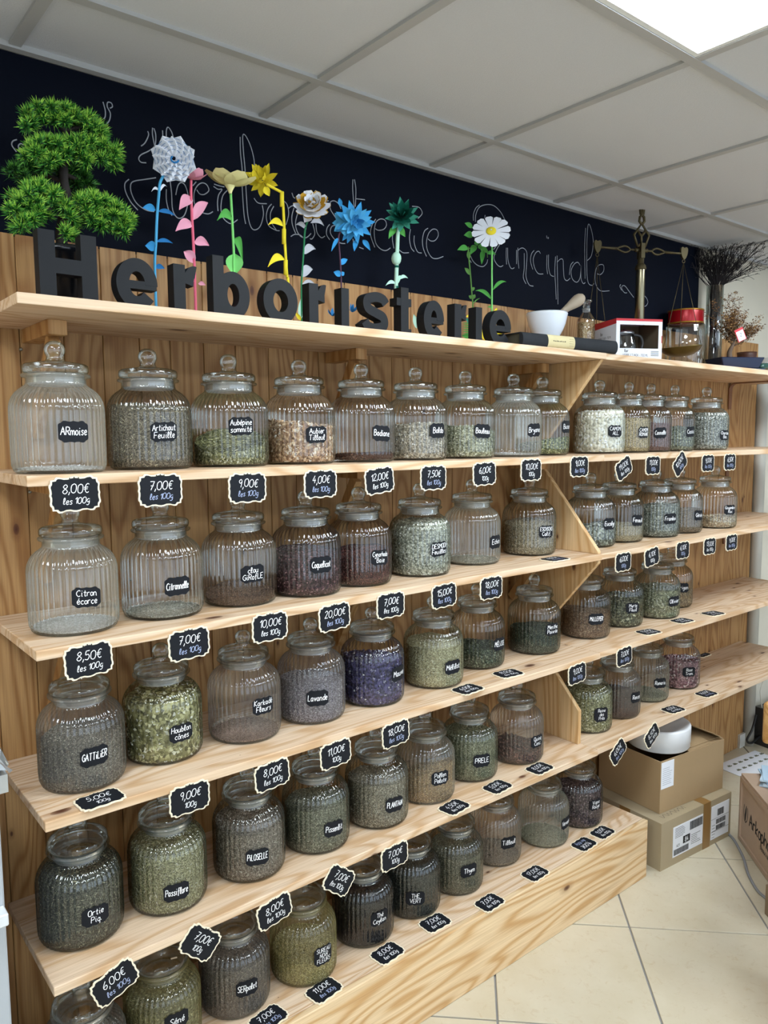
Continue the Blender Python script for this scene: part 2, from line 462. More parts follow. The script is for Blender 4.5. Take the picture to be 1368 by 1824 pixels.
# blackboard + chalk lettering
bo = empty('blackboard', (0, 0, PAN_TOP), 0, 'long matte black board on the wall between planks and ceiling with chalk script', 'blackboard')
T = NT('blackboard_face')
tc = T.new('TexCoord').outputs['Object']
n = T.noise(tc, 3, 5, .65)
T.princ(T.mix(n, lin('#050914'), lin('#0a0f1d')), T.math('MULTIPLY_ADD', n, .15, .6), 0, None, .07)
MB().box(-.55, 2.94, 0.001, .0178, -.006, CEIL - .005 - PAN_TOP).build('board', T.m, bo)
M['chalk'] = plain('white_chalk', '#a4a7b0', .9, var=.35, scale=300)
ZT = {'A': (200, 200, 4.886), 'B': (420, 220, 5.262), 'C': (560, 300, 5.262), 'D': (780, 340, 6.218), 'E': (960, 370, 6.218), 'F': (0, 160, 5.472)}
CH = {
'A': ["350,135 350,200 372,310", "362,140 378,200 370,290 320,335 250,370 230,405 250,435 295,440", "308,165 315,200 285,265 250,295", "437,158 440,230", "535,235 515,170 485,130 470,160 470,230", "470,670 470,760 490,850 520,900", "500,580 515,700 525,850 570,920 620,905 650,830 660,730 635,640 600,612 570,640 552,720", "380,570 280,585 190,600 160,630 165,700 210,790 290,850 365,865", "145,583 110,620 115,690 160,780 222,852", "735,675 760,710 800,715 840,680 820,630 780,615 740,640 712,700 715,790 760,860 830,885 875,865", "730,605 700,640", "880,645 920,670 955,672 925,720 915,790 920,860", "885,625 930,640 975,650", "1000,680 960,730 945,830 960,910 1000,955 1040,968 1090,935", "1112,215 1115,350 1130,500 1130,650 1145,880 1160,972", "1225,525 1235,430 1205,300 1160,205 1135,205 1140,330 1155,500 1165,700 1180,900 1210,1005 1250,1022 1290,985 1315,890 1305,810"],
'B': ["170,700 210,745 290,752", "335,755 300,800 285,880 310,960 375,1000 410,1005", "355,775 325,840 330,920 380,1000", "440,720 480,760 495,850 470,950", "525,650 540,690 555,700", "490,800 520,775 560,765", "545,790 525,870 530,950 560,1030", "585,825 560,920 570,1000 610,1060 660,1070 705,1030", "515,1060 550,1040 600,1045 640,1080", "720,940 740,1030 715,1080 695,1080", "750,940 760,1020 800,1070 835,1055", "740,636 750,630 758,642 748,654 738,646 742,636", "835,760 850,730 870,725", "985,800 960,750 920,725 885,740 885,800 920,860 950,905", "880,945 855,980 850,1040 880,1090", "940,955 900,965 885,1020 920,1080 980,1120 1025,1125", "1097,525 1095,620 1110,800", "1112,525 1125,620 1120,780", "1125,705 1210,715"],
'C': ["575,475 540,530 525,620 565,740", "570,565 600,580 650,570 675,530 660,485 615,475 575,510 560,600 575,700 620,755 670,770 712,745", "740,590 730,660 745,750", "790,760 830,790 885,790", "900,570 890,650 905,740 935,780", "935,630 935,700 965,780 1005,793", "1065,560 1030,590 1012,670 1020,750 1050,825", "1065,660 1090,680 1130,675 1160,630 1150,580 1110,570 1070,610 1050,690 1060,770 1100,835 1150,845 1208,825", "915,355 980,365 1010,420 970,470", "360,660 370,720", "420,740 460,755"],
'D': ["460,157 420,190 393,260 393,330", "415,345 420,260 460,180 540,152 620,165 690,230 735,310 745,345", "522,268 518,300", "360,720 390,780 440,825 500,838 540,800 550,760", "345,760 370,795", "690,585 650,650 620,740 650,810 690,840 722,825", "640,620 615,650", "757,630 755,720 760,815", "772,630 775,760 800,845 825,862 845,850", "870,655 870,810", "885,630 885,740 897,860", "885,660 920,635 955,640 985,690 980,830 975,950 1010,1040 1057,1055", "955,690 955,850 945,960 975,1030", "1065,660 1035,700 1025,780 1050,870", "1135,695 1115,668 1080,690 1055,760 1070,850 1110,915 1165,920", "1203,495 1205,525", "1216,515 1224,518 1222,528 1215,524"],
'E': ["105,520 105,650 125,740 165,762", "88,525 85,650 95,735", "183,540 175,700 185,900 190,1015", "200,530 203,700 207,900 210,1070", "205,600 235,570 265,580 270,680 280,780 310,808 345,780", "380,600 350,640 335,745", "455,640 430,605 390,625 355,700 370,790 420,825 455,770 465,640 465,640 465,780 490,840 512,828", "515,225 505,450 510,785", "535,585 580,530 600,400 590,290 560,190 540,210 530,400 530,700 545,830 585,860 610,840", "640,730 680,740 715,700 715,640 680,630 640,660 620,750 630,850 680,920 780,920", "905,850 895,870 915,915", "1050,995 1000,930 955,870 925,865 915,895 945,940 975,942", "1155,965 1190,1000 1205,1050 1180,1090 1145,1085"],
'F': ["1003,118 1025,200 1025,260 1010,285", "1070,180 1095,165 1085,130 1050,122 1045,165 1075,230 1065,300 1030,340", "165,485 125,500 115,540 160,605", "230,540 200,525 178,555 205,630"]}
def ribbon(mb, pts, w, fn):
    """flat stroke of width w along 2D pts, mapped by fn(u,v)"""
    n = len(pts); vs = []
    for i, p in enumerate(pts):
        d = pts[min(i + 1, n - 1)] - pts[max(i - 1, 0)]
        if d.length < 1e-9: d = Vector((1, 0))
        d = d.normalized(); nn = Vector((-d.y, d.x)) * (w / 2)
        vs.append(fn(*(p + nn))); vs.append(fn(*(p - nn)))
    mb.add(vs, [(2 * i, 2 * i + 1, 2 * i + 3, 2 * i + 2) for i in range(n - 1)])
for z, strokes in CH.items():
    ox, oy, s = ZT[z]
    for st in strokes:
        pts = []
        for q in st.split():
            a, b = q.split(',')
            w_ = PY(ox + float(a) / s, oy + float(b) / s, 0.0); pts.append((w_.x, w_.z - PAN_TOP))
        cm = MB(); ribbon(cm, smooth_line(pts, 5), 0.0025, lambda u, v: (u, -.0004, v))
        cm.build('chalk_stroke', M['chalk'], bo)

# ================================================================== SHELVING
su = empty('shelving_unit', (0, 0, 0), 0, 'long pine wall shelving with six levels of jars on the left', 'shelving')
sr = empty('shelving_unit', (LEN, 0, 0), 0, 'shorter pine wall shelving joined on at the right end of the long one', 'shelving')
def shelf(parent, x0, x1, z, d, dx=0.0):
    b = MB().box(x0, x1, -d, 0, z - THICK, z)
    return b.build('shelf', M['shelf'], parent, bevel=.0018, seg=2)
for z in (Z_TOP, Z1, Z2, Z3, Z4): shelf(su, 0.0, LEN - .0008, z, DEPTH)
for z in (Z_TOP, Z1, Z2, Z3, Z4): shelf(sr, 0.0008, X_END - LEN, z, DEPTH - .004)
shelf(su, -0.02, 2.068, Z5, DEPTH - .021)
MB().box(-0.02, 2.07, -.352, -.332, 0, Z5).build('front_board', M['front'], su, bevel=.003, seg=2)
MB().box(2.05, 2.068, -.331, -.002, 0, Z5 - THICK).build('end_board', M['gusset'], su)
# gusset panels at the joint of the two units
gt = .018
for poly in ([(0, Z1), (-.085, Z1), (-.342, Z_TOP - THICK), (0, Z_TOP - THICK)],
             [(0, Z2), (-.346, Z2), (-.346, Z2 + .008), (-.092, Z1 - THICK), (0, Z1 - THICK)],
             [(0, Z3), (-.080, Z3), (-.346, Z2 - THICK - .010), (-.346, Z2 - THICK), (0, Z2 - THICK)],
             [(0, Z4), (-.281, Z4), (-.281, .689), (-.100, Z3 - THICK), (0, Z3 - THICK)]):
    MB().prism(poly, lambda u, v, d: (d, u, v), 1.7375, 1.7537).build('gusset_panel', M['gusset'], su, bevel=.0015)
# brackets: arm under the shelf and a diagonal brace down to the planks
def bracket(parent, x, z, yl, drop, dark=False):
    zt = z - THICK
    MB().box(x, x + .038, -yl, -.0005, zt - .030, zt).build('bracket_arm', M['brace'], parent, bevel=.001)
    a = Vector((x + .019, -yl + .03, zt - .032)); b = Vector((x + .019, -.012, zt - drop))
    MB().bar(a, b, .030, .022, (1, 0, 0)).build('brace', M['brace'], parent, bevel=.001)
for z in (Z_TOP, Z1, Z2, Z3, Z4):
    bracket(su, .094, z, .195, .23)
    bracket(su, .905, z, .145, .20)
    bracket(su, 1.680, z, .15, .17)
M['brown_steel'] = plain('brown_bracket_steel', '#7b4f33', .45)
for z in (Z_TOP, Z1, Z2, Z3):
    zt = z - THICK
    pts = smooth_line([(0, -.004, zt - .125), (0, -.004, zt - .05), (0, -.006, zt - .022), (0, -.022, zt - .006), (0, -.05, zt - .004), (0, -.2, zt - .004)], 4)
    mb = MB(); w = .014; vs = []
    for i, p in enumerate(pts):
        d = (pts[min(i + 1, len(pts) - 1)] - pts[max(i - 1, 0)]).normalized(); nn = Vector((0, d.z, -d.y)) * .002
        for sx, sn in ((-w, -1), (w, -1), (w, 1), (-w, 1)): vs.append((sx, p.y + nn.y * sn - .001, p.z + nn.z * sn + .001))
    mb.add(vs, [(4 * i + a, 4 * i + b, 4 * i + 4 + b, 4 * i + 4 + a) for i in range(len(pts) - 1) for a, b in ((0, 1), (1, 2), (2, 3), (3, 0))])
    mb.build('steel_bracket', M['brown_steel'], sr, (3.25 - LEN, 0, 0))
# screws in the planks
M['screw'] = plain('screw_steel', '#8f8a7e', .35, .9)
for px_, py_ in ((37, 622), (53, 876), (232, 1032), (350, 1000)):
    p = PY(px_, py_, 0.0)
    MB().lathe([(0, .0022), (.002, .0022), (.0042, .0006), (.0042, 0)], 10).build('screw', M['screw'], wb, (p.x, -.0004, p.z), (PI / 2, 0, 0))
# ================================================================== HANDWRITING
_o = "3,10 0.6,8.5 0,5 0.6,1.5 3,0 5,1.5 5.6,5 5,8.5 3,10"
_os = "2,6 0.3,4.5 0.3,1.5 2,0 3.7,1.5 3.7,4.5 2,6"
GL = {
'0': [_o], '1': ["0,7 2.5,10 2.5,10 2.5,0"], '2': ["0.3,8 2.5,10 4.6,8 3,4.5 0,0 0,0 5,0"], '3': ["0.5,9 3,10 4.5,7.8 2,5.4 4.8,3.5 3,0 0,1.2"],
'4': ["3,10 0,3.5 0,3.5 5,3.5", "3.6,6 3.4,0"], '5': ["4.8,10 1,10 1,10 0.6,5.8 3.4,6 4.8,3.2 3,0 0,1"], '6': ["4,10 1,6 0.3,2.5 2.5,0 4.6,2 3.8,5 1,3.6"],
'7': ["0,10 5,10 5,10 1.8,0", "1,5 4.6,5"], '8': ["3,5.3 0.8,7.6 3,10 5,7.8 3,5.3 0.4,2.4 3,0 5.4,2.4 3,5.3"], '9': ["4.6,7.5 2.8,10 0.5,7.6 2.4,5 4.6,7.5 4.6,7.5 3.6,0"],
',': ["0.8,1.2 0.8,0 0,-2"], '.': ["0.3,0.2 0.6,0.8 0.9,0.2 0.4,0.1"], "'": ["0.5,10 0,8"],
'€': ["5,9 3.2,10 1.2,7.5 1.2,2.5 3.2,0 5,1", "-0.4,6 4,6.2", "-0.4,4 3.6,4.2"],
'A': ["0,0 3,10 3,10 6,0", "1,3.8 5,3.8"], 'B': ["0,0 0,10 0,10 3,10 4.2,8 3,5.5 0,5.2 0,5.2 4,5 5,2.5 3,0 0,0"], 'C': ["5,8.5 3,10 0,7 0,3 3,0 5,1.5"],
'D': ["0,0 0,10 0,10 4,9 5.4,5 4,1 0,0"], 'E': ["5,10 0,10 0,10 0,0 0,0 5,0", "0,5 4,5"], 'F': ["5,10 0,10 0,10 0,0", "0,5 4,5"], 'G': ["5,8.5 3,10 0,7 0,3 3,0 5,2 5,5 5,5 3,5"],
'H': ["0,0 0,10", "5,0 5,10", "0,5 5,5"], 'I': ["0.5,0 0.5,10"], 'K': ["0,0 0,10", "5,10 0,5 0,5 5,0"], 'L': ["0,10 0,0 0,0 4.4,0"], 'M': ["0,0 0.4,10 0.4,10 3,4 3,4 5.6,10 5.6,10 6,0"],
'N': ["0,0 0,10 0,10 5,0 5,0 5,10"], 'O': [_o], 'P': ["0,0 0,10 0,10 4,9.6 5,7.5 4,5.2 0,5"], 'Q': [_o, "3,2.5 6,-1"], 'R': ["0,0 0,10 0,10 4,9.6 5,7.5 4,5.2 0,5 0,5 2,5 2,5 5,0"],
'S': ["5,8.5 3,10 .5,8 2,5.6 4.6,3.4 3,0 0,1.5"], 'T': ["0,10 6,10", "3,10 3,0"], 'U': ["0,10 0,3 2.5,0 5,3 5,10"], 'V': ["0,10 3,0 3,0 6,10"], 'X': ["0,0 5,10", "0,10 5,0"],
'a': ["4,5 2,6 0,3 1.8,0 3.6,2 4,6 4,6 4,1 5,0.2"], 'b': ["0,10 0,0 0,0 0,3 2,6 4,3 2,0 0,1"], 'c': ["4,5 2,6 0,3 2,0 4,1"], 'd': ["4,5 2,6 0,3 2,0 4,2 4,10 4,10 4,0"],
'e': ["0.2,3 3.8,3.8 2.8,6 1,5.6 0,3 1.6,0 4,1.2"], 'f': ["4.4,9 3,10 2,8 2,-2", "0,5.5 4,5.5"], 'g': ["4,5 2,6 0,3 2,0.5 4,3 4,6 4,6 4,-2 2,-4 0,-3"], 'h': ["0,10 0,0 0,0 0,3 2,6 4,4 4,0"],
'i': ["1,6 1,1 2.2,0", "1,8.2 1.1,9"], 'k': ["0,10 0,0", "4,6 0,2.6 0,2.6 4,0"], 'l': ["0,1 2,6 2,9 1,10 0.2,8 0.3,2 1.4,0 2.8,1"], 'm': ["0,6 0,0 0,0 0,4 1.5,6 3,4 3,0 3,0 3,4 4.5,6 6,4 6,0"],
'n': ["0,6 0,0 0,0 0,4 2,6 4,4 4,0.6 5,0"], 'o': [_os], 'p': ["0,6 0,-4 0,-4 0,4 2,6 4,3 2,0 0,1"], 'q': ["4,5 2,6 0,3 2,0 4,2 4,6 4,6 4,-4"], 'r': ["0,6 0,0 0,0 0,4 2,6 3.6,5.4"],
's': ["3.8,5 2,6 .5,4.6 2,3.2 3.5,1.6 2,0 0,1"], 't': ["2,9 2,1 3,0 4,.6", "0,6 4,6"], 'u': ["0,6 0,2 1.6,0 4,2 4,6 4,6 4,1 5,0"], 'v': ["0,6 2,0 2,0 4,6"], 'x': ["0,0 4,6", "0,6 4,0"], 'y': ["0,6 0.4,3 2,2 4,6 4,6 3,-2 1,-4 0,-3"], 'z': ["0,6 4,6 4,6 0,0 0,0 4,0"],
'é': ["0.2,3 3.8,3.8 2.8,6 1,5.6 0,3 1.6,0 4,1.2", "1.6,7.6 3,9.2"], 'è': ["0.2,3 3.8,3.8 2.8,6 1,5.6 0,3 1.6,0 4,1.2", "1,9.2 2.4,7.6"], 'ê': ["0.2,3 3.8,3.8 2.8,6 1,5.6 0,3 1.6,0 4,1.2", "0.8,7.6 2,9 2,9 3.2,7.6"], 'É': ["5,10 0,10 0,10 0,0 0,0 5,0", "0,5 4,5", "2,11.4 3.6,13"], 'ô': [_os, "0.8,7.6 2,9 2,9 3.2,7.6"], '-': ["0,4 3,4"],
}
_GC = {}
def glyph(ch):
    if ch not in _GC:
        st = []; wmax = 0
        for s in GL.get(ch, GL['o']):
            pts = [tuple(float(a) for a in q.split(',')) for q in s.split()]
            wmax = max(wmax, max(p[0] for p in pts))
            st.append([(p.x / 10, p.y / 10) for p in smooth_line(pts, 3)])
        _GC[ch] = (st, wmax / 10)
    return _GC[ch]
def text_width(t):
    return sum((0.32 if c == ' ' else glyph(c)[1] + 0.15) for c in t) - 0.15
def write(mb, t, cx, base, size, fn, stroke=0.10, slant=0.12, maxw=None, jit=0.03):
    if maxw and text_width(t) * size > maxw: xs = maxw / (text_width(t))
    else: xs = size
    x = cx - text_width(t) * xs / 2
    for c in t:
        if c == ' ': x += .32 * xs; continue
        st, w = glyph(c)
        dy = random.uniform(-jit, jit) * size
        for s in st:
            ribbon(mb, [Vector((x + a * xs + slant * b * size, base + dy + b * size)) for a, b in s], stroke * size, fn)
        x += (w + .15) * xs

# ================================================================== JARS
JR, RIBS = 0.0865, 42
AMP = 0.0023
body_prof = [(.004, .0045), (.04, .004), (.070, .0015), (.0785, .0005), (.083, .004, AMP * .4), (.0865, .014, AMP * .9), (.0872, .03, AMP), (.0872, .06, AMP), (.0872, .09, AMP), (.0872, .118, AMP),
             (.0866, .128, AMP * 1.05), (.0845, .138, AMP * 1.15), (.0805, .1475, AMP * 1.2), (.0745, .156, AMP * 1.2), (.0675, .1625, AMP * 1.1), (.0605, .1675, AMP * .8), (.0565, .171, AMP * .4), (.0555, .1755), (.0555, .183), (.0570, .1845), (.0625, .1855), (.0640, .1875), (.0640, .190), (.0620, .1918), (.0575, .192), (.0535, .1905), (.0530, .186), (.0530, .174)]
body_mesh = {}
def get_body(mat):
    if mat not in body_mesh:
        body_mesh[mat] = MB().lathe(body_prof, RIBS * 6, rib=RIBS).mesh('jar_body', M[mat])
    return body_mesh[mat]
lid_mesh = MB().lathe([(.0, .1935), (.050, .1935), (.0585, .1937), (.0605, .1955), (.0612, .1995), (.0612, .204), (.0600, .2085), (.0560, .2115), (.045, .2135), (.030, .2155), (.0185, .2180), (.0172, .2205)], 56).mesh('lid', M['lid'])
knob_mesh = MB().lathe([(.0172, .2205), (.0158, .2235), (.0156, .2265), (.0170, .2295), (.0188, .2335), (.0196, .2385), (.0192, .2435), (.0172, .2490), (.0130, .2535), (.0070, .2563), (.0008, .2570)], 32).mesh('knob', M['lid'])
seal_mesh = MB().lathe([(.050, .1915), (.0522, .1905), (.0524, .184), (.0520, .1735), (.0495, .1700), (.0470, .1695)], 48).mesh('seal', M['seal'])

def herb_mesh(name, h, slope, sty, cols, seed):
    rg = np.random.default_rng(seed)
    R0 = .0800
    n = 56
    def rmax(z):     # inner radius of the jar at height z
        if z < .012: return R0 - .004 * (1 - z / .012)
        if z < .125: return R0
        return max(.03, R0 - ((z - .125) / .045) ** 2 * .027)
    mb = MB()
    levels = max(3, int(h / .010) + 2)
    prof_z = [0.0065 + (h - .0065) * k / (levels - 1) for k in range(levels)]
    vs = []
    ph = rg.uniform(0, 6.28)
    def top(x, y):
        return slope * (x * math.cos(ph) + y * math.sin(ph)) / R0 + .0025 * math.sin(60 * x + ph) * math.cos(70 * y) * min(1, h / .04)
    for k, z in enumerate(prof_z):
        fr = k / (levels - 1)
        for i in range(n):
            t = 2 * PI * i / n
            zz = z + fr * top(R0 * math.cos(t), R0 * math.sin(t))
            r = rmax(zz) * (1 + rg.uniform(-.006, .004))
            vs.append((r * math.cos(t), r * math.sin(t), zz))
    fs = [(k * n + i, k * n + (i + 1) % n, (k + 1) * n + (i + 1) % n, (k + 1) * n + i) for k in range(levels - 1) for i in range(n)]
    fs.append(tuple(range(n - 1, -1, -1)))
    base = (levels - 1) * n
    rings = 5
    for q in range(1, rings + 1):
        f = 1 - q / (rings + .35)
        for i in range(n):
            t = 2 * PI * i / n; r = rmax(h) * f
            x, y = r * math.cos(t), r * math.sin(t)
            vs.append((x, y, h + top(x, y) + rg.uniform(-.0015, .0015)))
        a = base + (q - 1) * n; b = base + q * n
        fs += [(a + i, a + (i + 1) % n, b + (i + 1) % n, b + i) for i in range(n)]
    fs.append(tuple(base + rings * n + i for i in range(n)))
    core = len(vs)
    mb.v = vs; mb.f = fs; mb.s = [False] * len(fs); mb.r = [0.0] * len(fs)
    # loose pieces pressed against the glass and lying on top
    kind, cnt, L, W = sty
    cnt = int(cnt * min(1.0, .25 + h / .12))
    for q in range(cnt):
        t = rg.uniform(0, 2 * PI)
        if rg.random() < .78:
            z = rg.uniform(.008, 1) * h
            z = max(.008, z) + (z / h) * top(R0 * math.cos(t), R0 * math.sin(t))
            r = rmax(z) + rg.uniform(-.0012, .0012); nrm = Vector((math.cos(t), math.sin(t), 0))
        else:
            r = rmax(h) * math.sqrt(rg.random()) * .97
            z = h + top(r * math.cos(t), r * math.sin(t)) + .001; nrm = Vector((0, 0, 1))
        c = Vector((r * math.cos(t), r * math.sin(t), z))
        nrm = (nrm + Vector(rg.normal(0, .28, 3))).normalized()
        d = Vector(rg.normal(0, 1, 3)); d = (d - nrm * d.dot(nrm)).normalized(); s = nrm.cross(d)
        l = L * rg.uniform(.5, 1.3) / 2; w = W * rg.uniform(.6, 1.3) / 2
        rv = float(rg.random())
        if kind == 'leaf':
            mb.add([c - d * l, c + s * w + nrm * w * .3, c + d * l, c - s * w + nrm * w * .3], [(0, 1, 2), (0, 2, 3)], rnd=rv)
        elif kind == 'chip':
            hh = w * .35
            p = [c + d * (l * a) + s * (w * b) + nrm * (hh * e_) for e_ in (-1, 1) for a, b in ((-1, -1), (1, -1), (1, 1), (-1, 1))]
            mb.add(p, [(4, 5, 6, 7), (0, 1, 5, 4), (1, 2, 6, 5), (2, 3, 7, 6), (3, 0, 4, 7)], rnd=rv)
        else:
            p = [c + d * l, c + s * w, c - d * l, c - s * w, c + nrm * w * .9, c - nrm * w * .9]
            mb.add(p, [(0, 1, 4), (1, 2, 4), (2, 3, 4), (3, 0, 4), (1, 0, 5), (2, 1, 5), (3, 2, 5), (0, 3, 5)], rnd=rv)
    for i in range(core, len(mb.v)):
        x, y, z = mb.v[i]; q = math.hypot(x, y); lim = rmax(max(0.0, z)) + .0025
        if q > lim: x, y = x * lim / q, y * lim / q
        mb.v[i] = (x, y, max(z, .0062))
    return mb.mesh('herbs', herb_mat('herbs_' + name, cols, soft=1.0, cell=min(430.0, 1.25 / W if kind != 'leaf' or W > .003 else 420.0)))

LEAF = ('leaf', 1500, .0098, .0056); FINE = ('leaf', 2200, .0075, .0026); NEED = ('leaf', 2000, .0150, .0020); CHIP = ('chip', 520, .0150, .0065); SEED = ('seed', 900, .0060, .0034); BUD = ('seed', 420, .0135, .0105); GRAIN = ('seed', 1500, .0042, .0030)
